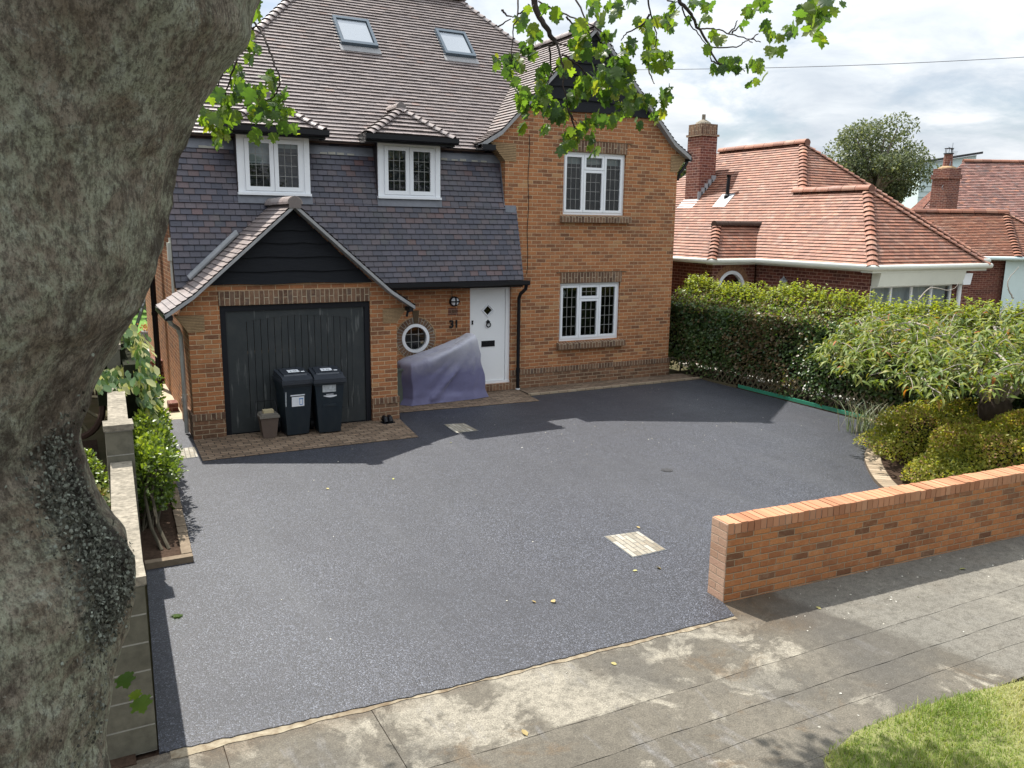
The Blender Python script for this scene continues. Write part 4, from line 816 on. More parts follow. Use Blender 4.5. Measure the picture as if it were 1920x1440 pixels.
# aprons of block paving
p = MB(); p.prism([(1.41, 12.03), (4.69, 11.96), (4.84, 13.22), (4.84, 13.34), (1.44, 13.36)], 'z', -.05, .008); ap = p.build('garage_apron', M['paver']); structure(ap)
p = MB(); p.prism([(4.85, 13.73), (7.85, 13.53), (7.99, 14.82), (4.85, 14.82)], 'z', -.05, .007); structure(p.build('door_apron', M['paver']))
p = MB(); p.prism([(8.0, 14.10), (12.4, 14.10), (12.4, 14.79), (8.0, 14.79)], 'z', -.05, .004); structure(p.build('house_margin', M['paver']))
p = MB(); p.prism([(.45, 15.02), (1.5, 15.02), (1.5, 22.3), (.45, 22.3)], 'z', -.05, .003); p.prism([(1.02, 14.92), (1.48, 14.86), (1.48, 15.03), (1.02, 15.03)], 'z', -.05, .002); structure(p.build('side_path', M['path']))
p = MB(); p.prism([(.2, 22.3), (9, 22.3), (9, 24.5), (.2, 24.5)], 'z', -.05, .02); structure(p.build('patio', M['slabwhite']))
p = MB(); p.prism([(-6, 24.5), (16, 24.5), (16, 38), (-6, 38)], 'z', -.05, .0); structure(p.build('back_lawn', M['lawn']))
p = MB(); p.prism([(.30, 8.36), (.75, 8.36), (.98, 13.6), (.36, 13.6)], 'z', -.05, .035); structure(p.build('left_flower_bed', M['soil']))
p = MB(); p.prism([(-8, 5.2), (.1, 5.2), (.1, 14), (-8, 14)], 'z', -.05, -.004); structure(p.build('neighbour_garden', M['soil']))
inner = []
for i, (x, y) in enumerate(ko):
    a, b = Vector(ko[max(i-1, 0)]), Vector(ko[min(i+1, len(ko)-1)]); t = (b-a).normalized(); inner.append((x+t.y*.23, y-t.x*.23))
k = MB(); acc = 0
for i in range(len(ko)-1):
    a, b, c, d = ko[i], ko[i+1], inner[i+1], inner[i]; L = math.hypot(b[0]-a[0], b[1]-a[1])
    uv = [(.0, acc), (.0, acc+L), (.22, acc+L), (.22, acc)]; z1 = .045
    k.face([(a[0], a[1], z1), (d[0], d[1], z1), (c[0], c[1], z1), (b[0], b[1], z1)], 0, [uv[0], uv[3], uv[2], uv[1]]); k.face([(a[0], a[1], 0), (b[0], b[1], 0), (b[0], b[1], z1), (a[0], a[1], z1)][::-1], 0, [uv[0], uv[1], uv[1], uv[0]][::-1]); acc += L
structure(k.build('curved_kerb', M['kerbpaver']))
bedp = inner[1:] + [(13.3, 10), (13.3, 5.1), (8.9, 5.2)]; bb = MB(); flat = [Vector((x, y, .02)) for x, y in bedp]
for t in tessellate_polygon([flat]):
    a, b, c = (flat[i] for i in t)
    if (b-a).cross(c-a).z < 0: b, c = c, b
    bb.face([a, b, c])
structure(bb.build('front_flower_bed', M['soil']))
bb = MB(); bb.prism([(12.36, 9.6), (13.3, 9.6), (13.3, 15.6), (12.36, 14.3)], 'z', -.05, .02); structure(bb.build('hedge_bed', M['soil']))
bb = MB(); bb.prism([(13.32, 5), (16, 5), (16, 16), (13.32, 16)], 'z', -.05, .01); structure(bb.build('neighbour_path', M['slabwhite']))
# left bed edging of blocks
k = MB(); rn = random.Random(3)
for i in range(24):
    y0 = 8.46+i*.205; xo = .735+.0437*(y0-8.46); k.obox((xo+rn.uniform(-.004, .004), y0, -.02), (.10, 0, 0), (.006, .196, 0), (0, 0, .085+rn.uniform(-.005, .006)), 0, (rn.random()*9, rn.random()*9))
k.obox((.385, 8.35, -.02), (.445, .0, 0), (0, .09, 0), (0, 0, .085), 0, (.5, .4)); tag(k.build('bed_edging', plain('edging_block', (.20, .155, .11), .9, .2, .6, 14), bevel=.008), 'low edging of small brown blocks round the narrow left flower bed', 'edging')
# ------------------------------------------------------------------ grass verge
vpoly = [(3.95, 3.0), (4.06, 3.22), (4.5, 3.335), (5.02, 3.33), (5.6, 3.29), (6.2, 3.19), (7.5, 3.1), (14, 3.0), (14, .35), (3.9, .35)]
v = MB(); v.prism(vpoly, 'z', -.05, .0); structure(v.build('verge', plain('verge_soil', (.20, .20, .085), .95, .1, .6, 14, dark=(.10, .12, .04))))
n = 60000; px = rng.uniform(3.9, 9.0, n); py = rng.uniform(1.4, 3.36, n)
edge = np.interp(px, [3.9, 4.06, 4.5, 5.02, 5.6, 6.2, 7.5, 14], [3.0, 3.22, 3.335, 3.33, 3.29, 3.19, 3.1, 3.0]); keep = py < edge+rng.normal(0, .022, n); keep &= px > 3.94+.05*np.sin(py*9)
px, py = px[keep], py[keep]; n = len(px); az = rng.uniform(0, 2*np.pi, n); ln = rng.uniform(.025, .06, n)*(1+.5*np.sin(px*5.1)*np.sin(py*6.3)); lean = rng.uniform(.25, 1.1, n); wd = rng.uniform(.0018, .0032, n)
dx, dy = np.cos(az), np.sin(az); V = np.zeros((n, 5, 3))
for j, (t, wf) in enumerate(((0, 1), (0, -1), (.55, -.8), (.55, .8), (1, 0))):
    o_ = lean*t*t*ln; V[:, j, 0] = px+dx*o_-dy*wd*wf; V[:, j, 1] = py+dy*o_+dx*wd*wf; V[:, j, 2] = ln*t*(1-.3*lean*t)
pat = .5+.28*np.sin(px*2.3+1.3*np.sin(py*3.1))+.22*np.sin(px*5.7-py*4.4)+rng.normal(0, .22, n)
uvr = np.stack([np.clip(pat, 0, 1), rng.random(n)], 1)
go_ = fastmesh('verge_grass', V.reshape(-1, 3), [(0, 1, 2, 3), (3, 2, 4)], 5, n, uvr, M['grass']); go_['kind'] = 'stuff'; tag(go_, 'short sunlit grass with dry patches on the roadside verge', 'grass')
# ------------------------------------------------------------------ covers and drains set in the drive
def cover(name, poly, label, group=None, m='paverpale', rot=False):
    c = thing(name, label, 'drain cover', (sum(p[0] for p in poly)/4, sum(p[1] for p in poly)/4, 0), group)
    P = [Vector((x, y, .008)) for x, y in poly]
    f = MB(); ctr = sum(P, Vector())/4
    f.face([p - Vector((0, 0, .003)) for p in P]); f.build('frame', M['metal'], c)
    q = [ctr+(p-ctr)*.965 for p in P]; uv = [(0, 0), (0, (q[1]-q[0]).length), ((q[2]-q[1]).length, (q[1]-q[0]).length), ((q[2]-q[1]).length, 0)]
    if rot: uv = [(b, a) for a, b in uv]
    f = MB(); f.face(q, 0, uv); f.build('block_inlay', M[m], c); return c
def flat_leaf(): pass
cover('manhole_cover', [(4.90, 6.45), (5.35, 6.46), (5.40, 7.03), (4.96, 7.08)], 'square pale block inlaid manhole cover in the middle of the sunlit drive', rot=False)
cover('manhole_cover', [(5.34, 11.93), (5.75, 11.92), (5.75, 12.50), (5.39, 12.57)], 'small worn manhole cover at the house shadow edge in front of the purple cover', rot=False)
cover('manhole_cover', [(1.08, 12.25), (1.38, 12.27), (1.41, 12.87), (1.12, 12.86)], 'pale slatted drain cover beside the left corner of the garage apron', rot=False)
b = MB(); b.tube([(7.19, 8.77, 0.0), (7.19, 8.77, .006)], .085, 20); b.tube([(7.19, 8.77, .006), (7.19, 8.77, .009)], .062, 20); tag(b.build('stop_tap_cover', M['iron']), 'small round black iron cap set in the drive near the curved kerb', 'drain cover')
b = MB(); b.box(4.46, 4.68, 13.0, 13.2, .009, .012); 
for x in (4.53, 4.62): b.tube([(x, 13.21, .04), (x, 13.16, .09), (x, 13.10, .085), (x, 13.06, .02)], .04, 10)
tag(b.build('drain_gully', M['black'], smooth=False), 'black twin pipe drain gully in the paving by the right garage pier', 'drain')
# ------------------------------------------------------------------ front brick wall
FA, FB = Vector((5.05, 5.255, 0)), Vector((13.2, 4.80, 0)); fx = (FB-FA).normalized(); fy = Vector((-fx.y, fx.x, 0)); L = (FB-FA).length; th = .215
fw = thing('front_garden_wall', 'low orange brick wall with brick on edge top beside the pavement', 'wall', FA)
w = MB()
def wbox(mb, u0, u1, z0, z1, d0, d1, mi=0, sold=False, top=None):
    P = lambda u, d, z: FA+fx*u+fy*d+Vector((0, 0, z))
    def q(pts, uv): mb.face(pts, mi, uv)
    sw = (lambda a: [(v-z0+.002, u) for u, v in a]) if sold else (lambda a: a)
    q([P(u0, d0, z0), P(u1, d0, z0), P(u1, d0, z1), P(u0, d0, z1)], sw([(u0, z0), (u1, z0), (u1, z1), (u0, z1)]))
    q([P(u1, d1, z0), P(u0, d1, z0), P(u0, d1, z1), P(u1, d1, z1)], sw([(u1, z0), (u0, z0), (u0, z1), (u1, z1)]))
    q([P(u0, d1, z0), P(u0, d0, z0), P(u0, d0, z1), P(u0, d1, z1)], [(.005, z0), (.22, z0), (.22, z1), (.005, z1)])
    q([P(u1, d0, z0), P(u1, d1, z0), P(u1, d1, z1), P(u1, d0, z1)], [(.005, z0), (.22, z0), (.22, z1), (.005, z1)])
    q([P(u0, d0, z1), P(u1, d0, z1), P(u1, d1, z1), P(u0, d1, z1)], [(.005, u0), (.005, u1), (.22, u1), (.22, u0)] if sold else [(u0, 0), (u1, 0), (u1, .2), (u0, .2)])
wbox(w, 0, L, -.02, .648, 0, th); w.build('brickwork', M['wallbrick'], fw); w = MB(); wbox(w, -.012, -.0005, -.02, .752, -.002, th+.002); w.build('end_bricks', M['endbrick'], fw)
rn = random.Random(2); w = MB(); u = 0
while u < L-.05:
    h = rn.uniform(-.004, .004); d = rn.uniform(-.004, .004); i_ = rn.randrange(40)
    P = lambda a, b, c: FA+fx*a+fy*b+Vector((0, 0, c)); z0, z1, u0, u1 = .652, .752+h, u+.004, u+.071
    w.obox(P(u0, d, z0), fx*(u1-u0), fy*(th+.002), (0, 0, z1-z0), 0, ((.02+.225*i_+.1), .04+.075*(i_ % 7))); u += .0755
w.build('coping', M['copebrick'], fw, bevel=.006); w = MB(); wbox(w, 0.016, L-.016, .645, .742, .008, th-.008); w.build('coping_mortar', M['joint'], fw)
# ------------------------------------------------------------------ left block wall
WL = [(.215, 5.31), (.32, 8.2)]
lw = thing('block_garden_wall', 'stepped grey concrete block wall with stone coping along the left of the drive', 'wall', (.25, 7, 0))
def lx(y): return .222+(y-5.31)*.0335
def wallseg(y0, y1, h, wdt=.17, cop=.06, extra=0):
    b = MB(); b.obox((lx(y0)-wdt, y0, -.05), (wdt, 0, 0), (lx(y1)-lx(y0), y1-y0, 0), (0, 0, h-cop+.05)); b.build('blockwork', M['concrete'], lw, bevel=.006)
    b = MB(); b.obox((lx(y0)-wdt-.012, y0-.012, h-cop+.001), (wdt+.028+extra, 0, 0), (lx(y1)-lx(y0), y1-y0+.01, 0), (0, 0, cop)); b.build('coping', M['coping'], lw, bevel=.014)
wallseg(5.53, 8.45, 1.10, .16); wallseg(8.85, 11.6, 1.38, .16); wallseg(11.62, 15.2, 1.80, .16)
for (y0, h, ws) in ((5.31, 1.16, .30), (8.47, 1.42, .24)):
    b = MB(); nb = 6; x0 = lx(y0)-ws+.01+(.035 if y0 > 6 else 0)
    for i in range(nb): b.box(x0, x0+ws, y0, y0+.21, h*i/nb+.006-.02, h*(i+1)/nb-.006-.02)
    b.build('pier', M['concrete'], lw, bevel=.006); b = MB(); b.box(x0+.003, x0+ws-.003, y0+.003, y0+.2, -.02, h-.016); b.build('pier_mortar', M['joint'], lw)
    b = MB(); b.box(x0-.012, x0+ws+.012, y0-.015, y0+.225, h-.012, h+.045); b.build('pier_cap', M['coping'], lw, bevel=.016)
# ------------------------------------------------------------------ bins and other loose things
def bin_(loc, rz, label, kind):
    t = thing('wheelie_bin', label, 'wheelie bin', (0, 0, 0), 'bins in front of the garage door')
    b = MB(); w0, w1, d0, d1, zt = .175, .235, .19, .265, .88
    A = [(-w0, -d0, .02), (w0, -d0, .02), (w0, d0-.03, .02), (-w0, d0-.03, .02)]; Bp = [(-w1, -d1, zt), (w1, -d1, zt), (w1, d1, zt), (-w1, d1, zt)]
    mid = [tuple(a+(c-a)*.9 for a, c in zip(p, q)) for p, q in zip(A, Bp)]
    b.face(A[::-1])
    for i in range(4): b.face([A[i], A[(i+1) % 4], Bp[(i+1) % 4], Bp[i]])
    b.face(Bp); b.box(-w1-.012, w1+.012, -d1-.012, d1+.02, zt-.06, zt-.002)
    b.prism([(-.12, .46), (.12, .46), (.10, .50), (-.10, .50)], 'y', -.237, -.225) if kind else None
    b.build('body', M['bin'], t, bevel=.018)
    l = MB(); l.box(-w1-.022, w1+.022, -d1-.045, d1+.02, zt, zt+.045); l.prism([(-d1-.03, zt+.045), (d1, zt+.045), (d1-.03, zt+.15), (-d1+.08, zt+.095)], 'x', -w1-.005, w1+.005); l.prism([(-d1+.09, zt+.09), (d1-.06, zt+.138), (d1-.08, zt+.168), (-d1+.12, zt+.118)], 'x', -w1+.05, w1-.05)
    l.box(-w1-.026, w1+.026, -d1-.055, -d1-.03, zt-.02, zt+.02)
    l.build('lid', M['binlid'], t, bevel=.012)
    l = MB(); l.tube([(-.2, d1+.05, zt+.06), (.2, d1+.05, zt+.06)], .016, 8)
    for s in (-1, 1): l.box(s*.17-.015, s*.17+.015, d1-.02, d1+.05, zt-.02, zt+.06)
    l.build('handle', M['binlid'], t)
    for s in (-1, 1):
        l = MB(); l.tube([(s*.20, d0+.01, .10), (s*.25, d0+.01, .10)], .10, 20); l.build('wheel', M['black'], t)
    s = MB()
    sl_ = (d1-d0)/.86; yy = lambda z: -d0-sl_*(z-.02)*1.0-.004
    def st(mb, x0, x1, z0, z1, mi, off=0): mb.face([(x0, yy(z0)-off, z0), (x1, yy(z0)-off, z0), (x1, yy(z1)-off, z1), (x0, yy(z1)-off, z1)], mi)
    if not kind:
        st(s, -.10, .10, .49, .65, 0); st(s, -.12, .11, .665, .685, 0); st(s, .015, .085, .605, .622, 2, .002); st(s, .022, .03, .515, .605, 2, .002); st(s, .07, .078, .515, .605, 2, .002); st(s, .028, .072, .51, .522, 2, .002); st(s, -.20, -.185, .50, .74, 1)
        s.build('label', [M['sticker'], M['stickergrey'], M['stickerblue']], t)
    else:
        st(s, -.115, .10, .70, .855, 1); r_ = [(-.10+.21*i/10) for i in range(11)]
        for a, b2 in zip(r_, r_[1:]): st(s, a, b2, .632-.022*math.sin((a+.10)/.21*math.pi), .640+.004, 0)
        for i in range(9): st(s, -.055+.013*i, -.047+.013*i, .652, .668, 0)
        s.build('label', [M['sticker'], M['stickergrey'], M['ink']], t)
    s = MB(); z_ = lambda y: zt+.120+(y+.145)*.1515; 
    for (x0, x1, y0, y1, mi) in ((-.09, .09, -.09, .04, 0), (.11, .17, -.10, -.06, 0)): s.face([(x0, y0, z_(y0)+.012), (x1, y0, z_(y0)+.012), (x1, y1, z_(y1)+.012), (x0, y1, z_(y1)+.012)], mi)
    for x0 in (-.055, .0, .03): s.face([(x0, -.06, z_(-.06)+.014), (x0+.022, -.06, z_(-.06)+.014), (x0+.022, 0, z_(0)+.014), (x0, 0, z_(0)+.014)], 1)
    s.build('lid_label', [M['sticker'], M['stickergrey']], t)
    t.location = loc; t.rotation_euler = (0, 0, rz); return t
bin_((2.97, 13.06, .008), R(3), 'dark blue wheelie bin with a white label showing a blue bin, beside the brown caddy', 0)
bin_((3.49, 12.99, .008), R(-3), 'dark blue wheelie bin with a torn grey sticker and white swoosh, right of its twin', 1)
t = thing('food_caddy', 'small brown lidded food waste caddy left of the wheelie bins', 'caddy', (2.54, 13.02, .008))
b = MB(); A = [(2.44, 12.90), (2.64, 12.90), (2.64, 13.10), (2.44, 13.10)]; Bq = [(2.40, 12.865), (2.68, 12.865), (2.68, 13.13), (2.40, 13.13)]
b.face([(x, y, .01) for x, y in A][::-1]); b.face([(x, y, .34) for x, y in Bq])
for i in range(4): j = (i+1) % 4; b.face([(*A[i], .01), (*A[j], .01), (*Bq[j], .34), (*Bq[i], .34)])
b.build('body', M['brownpl'], t, bevel=.02)
b = MB(); b.box(2.385, 2.695, 12.845, 13.145, .341, .375); b.prism([(2.40, .375), (2.68, .375), (2.66, .405), (2.42, .405)], 'y', 12.86, 13.13); b.build('lid', plain('caddy_lid', (.16, .145, .125), .5, .4, .3, 9), t, bevel=.012)
b = MB(); b.tube([(2.385, 13.05, .33), (2.37, 13.14, .50), (2.375, 13.17, .545), (2.40, 13.18, .56), (2.66, 13.18, .56), (2.69, 13.17, .545), (2.70, 13.14, .50), (2.695, 13.05, .33)], .009, 8); b.build('handle', M['black'], t)
b = MB(); b.box(2.46, 2.62, 12.93, 13.04, .4065, .455); tag(b.build('stone_block', M['stonetan'], bevel=.015), 'rough tan stone block weighing down the brown caddy lid', 'stone')
b = MB(); b.box(5.00, 5.30, 14.30, 14.66, .008, .665); b.box(4.98, 5.32, 14.27, 14.68, .666, .70); tag(b.build('storage_box', M['greybox'], bevel=.006), 'grey green storage box between the garage side and the purple cover', 'box')
# covered object: draped cloth over a low front and a high back
t_ = MB(); nu, nv = 84, 44; rn = random.Random(6)
key = [  # around the outline: (x, y) at the ground, (x, y, z) at the shoulder
 ((5.28, 14.30), (5.26, 14.34, .80)), ((5.44, 14.13), (5.40, 14.12, .80)), ((5.80, 14.17), (5.72, 14.02, .90)), ((6.25, 14.20), (6.20, 14.05, 1.07)), ((6.72, 14.20), (6.66, 14.10, 1.25)), ((7.06, 14.28), (6.78, 14.16, 1.28)),
 ((7.10, 14.50), (6.84, 14.36, 1.28)), ((7.0, 14.70), (6.80, 14.62, 1.26)), ((6.4, 14.74), (6.4, 14.66, 1.14)), ((5.8, 14.74), (5.8, 14.66, .96)), ((5.34, 14.72), (5.32, 14.66, .82)), ((5.26, 14.5), (5.24, 14.5, .81))]
K = len(key); grid = []
for i in range(nu):
    f_ = i/nu*K; a, b2 = key[int(f_) % K], key[(int(f_)+1) % K]; s_ = f_-int(f_); s_ = s_*s_*(3-2*s_)
    G = [a[0][j]+(b2[0][j]-a[0][j])*s_ for j in range(2)]; Sh = [a[1][j]+(b2[1][j]-a[1][j])*s_ for j in range(3)]
    row = []
    ang = i/nu*2*math.pi; nx, ny = G[0]-6.1, G[1]-14.45; nl = math.hypot(nx, ny); nx, ny = nx/nl, ny/nl
    for k_ in range(nv+1):
        q = k_/nv
        if q < .72:
            w_ = q/.72; x = G[0]+(Sh[0]-G[0])*w_**1.2; y = G[1]+(Sh[1]-G[1])*w_**1.2; z = .012+(Sh[2]-.012)*w_
            if w_ < .16: x += nx*.05*(1-w_/.16); y += ny*.05*(1-w_/.16)
            ph_ = math.atan2(1.42-z, 7.02-x)*1.0; dia_ = ph_                                     # folds fan out from the high corner
            am = .085*(.22+.78*(1-w_)**.5)*min(1, w_*6+.25)*(1 if abs(nx) < .75 else .35); fo = (1.1-2*abs(math.sin(dia_*11.5+.9*math.sin(dia_*5)+.4))**.7)*.62+math.sin(dia_*37+1.1+z*1.5)*.30 + .55*math.sin(z*16+x*3)*max(0, .40-w_)*2
            x += nx*am*fo; y += ny*am*fo
        else:
            w_ = (q-.72)/.28; cx_, cy_ = min(max(Sh[0], 5.5), 6.62), 14.40
            rr_ = 1-(1-w_)**1.5; x = Sh[0]+(cx_-Sh[0])*rr_; y = Sh[1]+(cy_-Sh[1])*rr_; top = np.interp(x, [5.2, 5.5, 6.0, 6.4, 6.75, 6.9], [.83, .865, .955, 1.09, 1.30, 1.27])
            z = Sh[2]+(top-Sh[2])*min(1, w_*1.6)+.018*math.sin(w_*math.pi); z += .008*math.sin(x*21+y*9)
        row.append((x, y, z))
    for _ in range(9):                                              # round the shoulders as cloth does
        row = row[:1]+[tuple((row[k-1][m]+2*row[k][m]+row[k+1][m])/4 for m in range(3)) if .5 < k/nv < .93 else row[k] for k in range(1, nv)]+row[-1:]
    grid.append(row)
for i in range(nu):
    j = (i+1) % nu
    for k_ in range(nv): t_.face([grid[i][k_], grid[j][k_], grid[j][k_+1], grid[i][k_+1]])
cv_ = t_.build('protective_cover', M['cover'], smooth=True); tag(cv_, 'purple cloth cover, sky light painted on its top, draped over a bulky object beside the white front door', 'cover')
md = cv_.modifiers.new('Subdivision', 'SUBSURF'); md.levels = md.render_levels = 1
# low trellis, green board
tr = thing('trellis_fence', 'low diamond lattice trellis along the foot of the hedge', 'trellis', (12.42, 12, 0))
b = MB()
for i in range(36):
    y0 = 9.0+i*.155
    for s in (-1, 1):
        p0, p1 = Vector((12.42+.008*s, y0, .03)), Vector((12.42+.008*s, y0+s*.36, .46)); d = p1-p0; nrm_ = Vector((1, 0, 0)).cross(d).normalized()
        b.obox(p0-nrm_*.014, (.010, 0, 0), d, nrm_*.028)
b.build('lattice', M['trellis'], tr); b = MB(); b.box(12.385, 12.44, 8.8, 14.6, .0, .03); b.build('rail', M['trellis'], tr)
b = MB(); b.obox((12.37, 9.66, .0), (.028, 0, 0), (-.01, 3.2, 0), (0, 0, .085)); tag(b.build('edging_board', M['green'], bevel=.006), 'long bright green board lying along the foot of the trellis', 'board')
b = MB(); b.box(12.35, 12.39, 12.9, 14.0, .0, .05); tag(b.build('timber_edging', M['trellis']), 'thin weathered timber edging at the house end of the trellis', 'edging')
# ------------------------------------------------------------------ neighbouring bungalow
BX, BYF, BZ = 14.8, 11.7, 2.62
B = thing('red_tiled_bungalow', 'brick bungalow with orange red hipped tile roof and tall chimney beyond the hedge', 'bungalow', (18, 16, 0))
rf = MB(); V3 = lambda *a: Vector(a)
wr0, wr1, mr0, mr1 = (16.47, 13.37, 4.29), (16.47, 15.4, 4.29), (17.84, 16.7, 5.66), (17.84, 20.0, 5.66)
tiles(rf, [(BX, 26, BZ), (BX, BYF, BZ), (17.84, BYF+3.04, 5.66), (17.84, 26, 5.66)], seed=60, t=.019)
rf2 = MB()
def poly_tiles(mb, pts, **k): tiles(mb, pts, **k)
rf = MB()
poly_tiles(rf, [(BX, 15.4, BZ), (BX, BYF, BZ), wr0, wr1], seed=61, t=.02)
poly_tiles(rf, [(BX, 23.2, BZ), (BX, 15.4, BZ), (17.84, 16.7, 5.66), (17.84, 20.0, 5.66)], seed=62, t=.02)
poly_tiles(rf, [(BX, 15.4, BZ), (BX, 14.2, BZ), (16.6, 15.46, 4.42), (17.84, 16.7, 5.66)], seed=68, t=.02)
poly_tiles(rf, [(BX, BYF, BZ), (18.75, BYF, BZ), wr0], seed=63, t=.02)
poly_tiles(rf, [(18.75, BYF, BZ), (18.75, 16, BZ), wr1, wr0], seed=64, t=.02)
poly_tiles(rf, [(BX, 13.66, BZ), (21.75, 13.66, BZ), mr0], seed=65, t=.02)
poly_tiles(rf, [(21.75, 13.66, BZ), (21.75, 23.2, BZ), mr1, mr0], seed=66, tw=.4)
poly_tiles(rf, [(21.75, 23.2, BZ), (BX, 23.2, BZ), mr1], seed=67, tw=.4)
broof = rf.build('roof', M['tilered'], B)
h = MB(); bonnets(h, (BX, BYF, BZ), wr0, gauge=.173, seed=5, wid=.13, lift=.05); bonnets(h, (18.75, BYF, BZ), wr0, gauge=.173, seed=6, wid=.13, lift=.05); bonnets(h, (16.52, 15.38, 4.36), mr0, gauge=.173, seed=7, wid=.13, lift=.05); bonnets(h, (21.75, 13.66, BZ), mr0, gauge=.173, seed=8, wid=.13, lift=.05); h.build('hip_tiles', M['tilered'], broof)
h = MB(); ridge(h, (wr0[0], wr0[1]-.12, wr0[2]+.02), (wr1[0], wr1[1]+.2, wr1[2]+.02), r=.12, seg=.4); h.build('ridge_tiles', M['tilered'], broof); h = MB(); ridge(h, (mr0[0], mr0[1]-.15, mr0[2]+.02), (mr1[0], mr1[1], mr1[2]+.02), r=.12, seg=.4); h.build('ridge_tiles', M['tilered'], broof)
# porch bump with its own small roof
pr = MB(); px0, py0 = 13.42, 15.1
poly_tiles(pr, [(px0, 19, BZ), (px0, py0, BZ), (px0+.82, py0+.82, BZ+.82), (px0+.82, 19, BZ+.82)], seed=70, t=.02)
poly_tiles(pr, [(px0, py0, BZ), (BX+.02, py0, BZ), (BX+.84, py0+.82, BZ+.82), (px0+.82, py0+.82, BZ+.82)], seed=71, t=.022)
bonnets(pr, (px0, py0, BZ), (px0+.82, py0+.82, BZ+.82), gauge=.14, wid=.13, lift=.055, seed=9)
pr.build('porch_roof', M['tilered'], B)
pr = MB(); ridge(pr, (px0+.72, py0+.82, BZ+.84), (BX+.95, py0+.82, BZ+.84), r=.11, seg=.45); pr.build('porch_ridge', M['wooddark'], B)
w = MB(); wx, wy = BX+.26, BYF+.27
w.face([(wx, 15.3, 0), (wx, wy, 0), (wx, wy, BZ), (wx, 15.3, BZ)])
fwin = (15.12, 17.95, 1.15, 2.19)
w.holed([(wx, 0), (18.5, 0), (18.5, BZ), (wx, BZ)], [rect(fwin)], wy, 0, .1)
w.face([(18.5, wy, 0), (18.5, 13.9, 0), (18.5, 13.9, BZ), (18.5, wy, BZ)]); w.face([(18.5, 13.9, 0), (21.5, 13.9, 0), (21.5, 13.9, BZ), (18.5, 13.9, BZ)]); w.face([(21.5, 13.9, 0), (21.5, 23, 0), (21.5, 23, BZ), (21.5, 13.9, BZ)]); w.face([(wx, 23, 0), (21.5, 23, 0), (21.5, 23, BZ), (wx, 23, BZ)])
pwx, pwy = px0+.25, py0+.25; aw = (14.30, 1.90, .42)
archo = [(aw[0]-aw[2], .9), (aw[0]+aw[2], .9)] + arc(aw[0], aw[1], aw[2], 0, math.pi, 16)
w.holed([(pwx, 0), (wx, 0), (wx, BZ), (pwx, BZ)], [archo], pwy, 0, .1); w.face([(pwx, 23, 0), (pwx, pwy, 0), (pwx, pwy, BZ), (pwx, 23, BZ)])
w.build('wall', M['redbrick'], B)
g = MB()
for pth in ([(px0-.02, 19, BZ-.03), (px0-.02, py0-.02, BZ-.03), (BX-.03, py0-.02, BZ-.03), (BX-.03, BYF-.03, BZ-.03), (18.8, BYF-.03, BZ-.03)], [(18.78, BYF, BZ-.03), (18.78, 13.6, BZ-.03), (21.8, 13.6, BZ-.03)]): g.tube(pth, .062, 10)
g.build('gutter', M['cream'], B, smooth=True)
g = MB(); g.box(px0+.05, px0+.25, py0+.05, 19, BZ-.10, BZ-.06); g.box(BX+.02, wx+.02, BYF+.02, py0+.2, BZ-.12, BZ-.05); g.box(BX, 18.7, BYF, wy+.02, BZ-.14, BZ-.05); g.box(px0+.05, BX+.1, py0+.02, pwy+.01, BZ-.12, BZ-.05); g.build('soffit', M['cream'], B)
g = MB(); g.prism([(wy-.26, BZ-.14), (wy-.03, BZ-.14), (wy-.03, 2.17), (wy-.20, 2.18)], 'x', 15.10, 17.98); g.build('window_hood', M['cream'], B)
def simple_window(parent, x0, x1, z0, z1, y, n, name='window'):
    f = MB(); f.box(x0, x1, y, y+.06, z1-.06, z1); f.box(x0, x1, y, y+.06, z0, z0+.06); 
    for i in range(n+1): xx = x0+(x1-x0-.06)*i/n; f.box(xx, xx+.06, y-.004, y+.055, z0+.06, z1-.06)
    if n > 2: f.box(x0+.06, x1-.06, y-.008, y+.04, z0+(z1-z0)*.28, z0+(z1-z0)*.28+.04)
    o = f.build(name, M['white'], parent); f = MB(); f.face([(x0, y+.03, z0), (x1, y+.03, z0), (x1, y+.03, z1), (x0, y+.03, z1)]); f.build('pane', M['glass'], o)
    f = MB(); k = 40; 
    for i in range(k):
        xa, xb = x0+(x1-x0)*i/k, x0+(x1-x0)*(i+1)/k; f.face([(xa, y+.14+.02*math.sin(i*1.9), z0), (xb, y+.14+.02*math.sin((i+1)*1.9), z0), (xb, y+.14+.02*math.sin((i+1)*1.9), z1), (xa, y+.14+.02*math.sin(i*1.9), z1)])
    f.build('net_curtain', M['net'], o); f = MB(); f.box(x0, x1, y+.5, y+.52, z0, z1); f.build('interior', M['darkroom'], o)
simple_window(B, fwin[0], fwin[1], fwin[2], fwin[3], wy+.03, 4)
f = MB(); q = lambda r, t, y: (aw[0]+r*math.cos(t), y, aw[1]+r*math.sin(t))
for i in range(24):
    a, b = math.pi*i/24, math.pi*(i+1)/24; f.face([q(.36, a, pwy-.02), q(.44, a, pwy-.02), q(.44, b, pwy-.02), q(.36, b, pwy-.02)]); f.face([q(.36, a, pwy-.02), q(.36, b, pwy-.02), q(.36, b, pwy+.08), q(.36, a, pwy+.08)]); f.face([q(.44, a, pwy-.02), q(.44, b, pwy-.02), q(.44, b, pwy+.08), q(.44, a, pwy+.08)])
for s in (-1, 1): f.box(aw[0]+s*.40-.04, aw[0]+s*.40+.04, pwy-.02, pwy+.08, .9, aw[1])
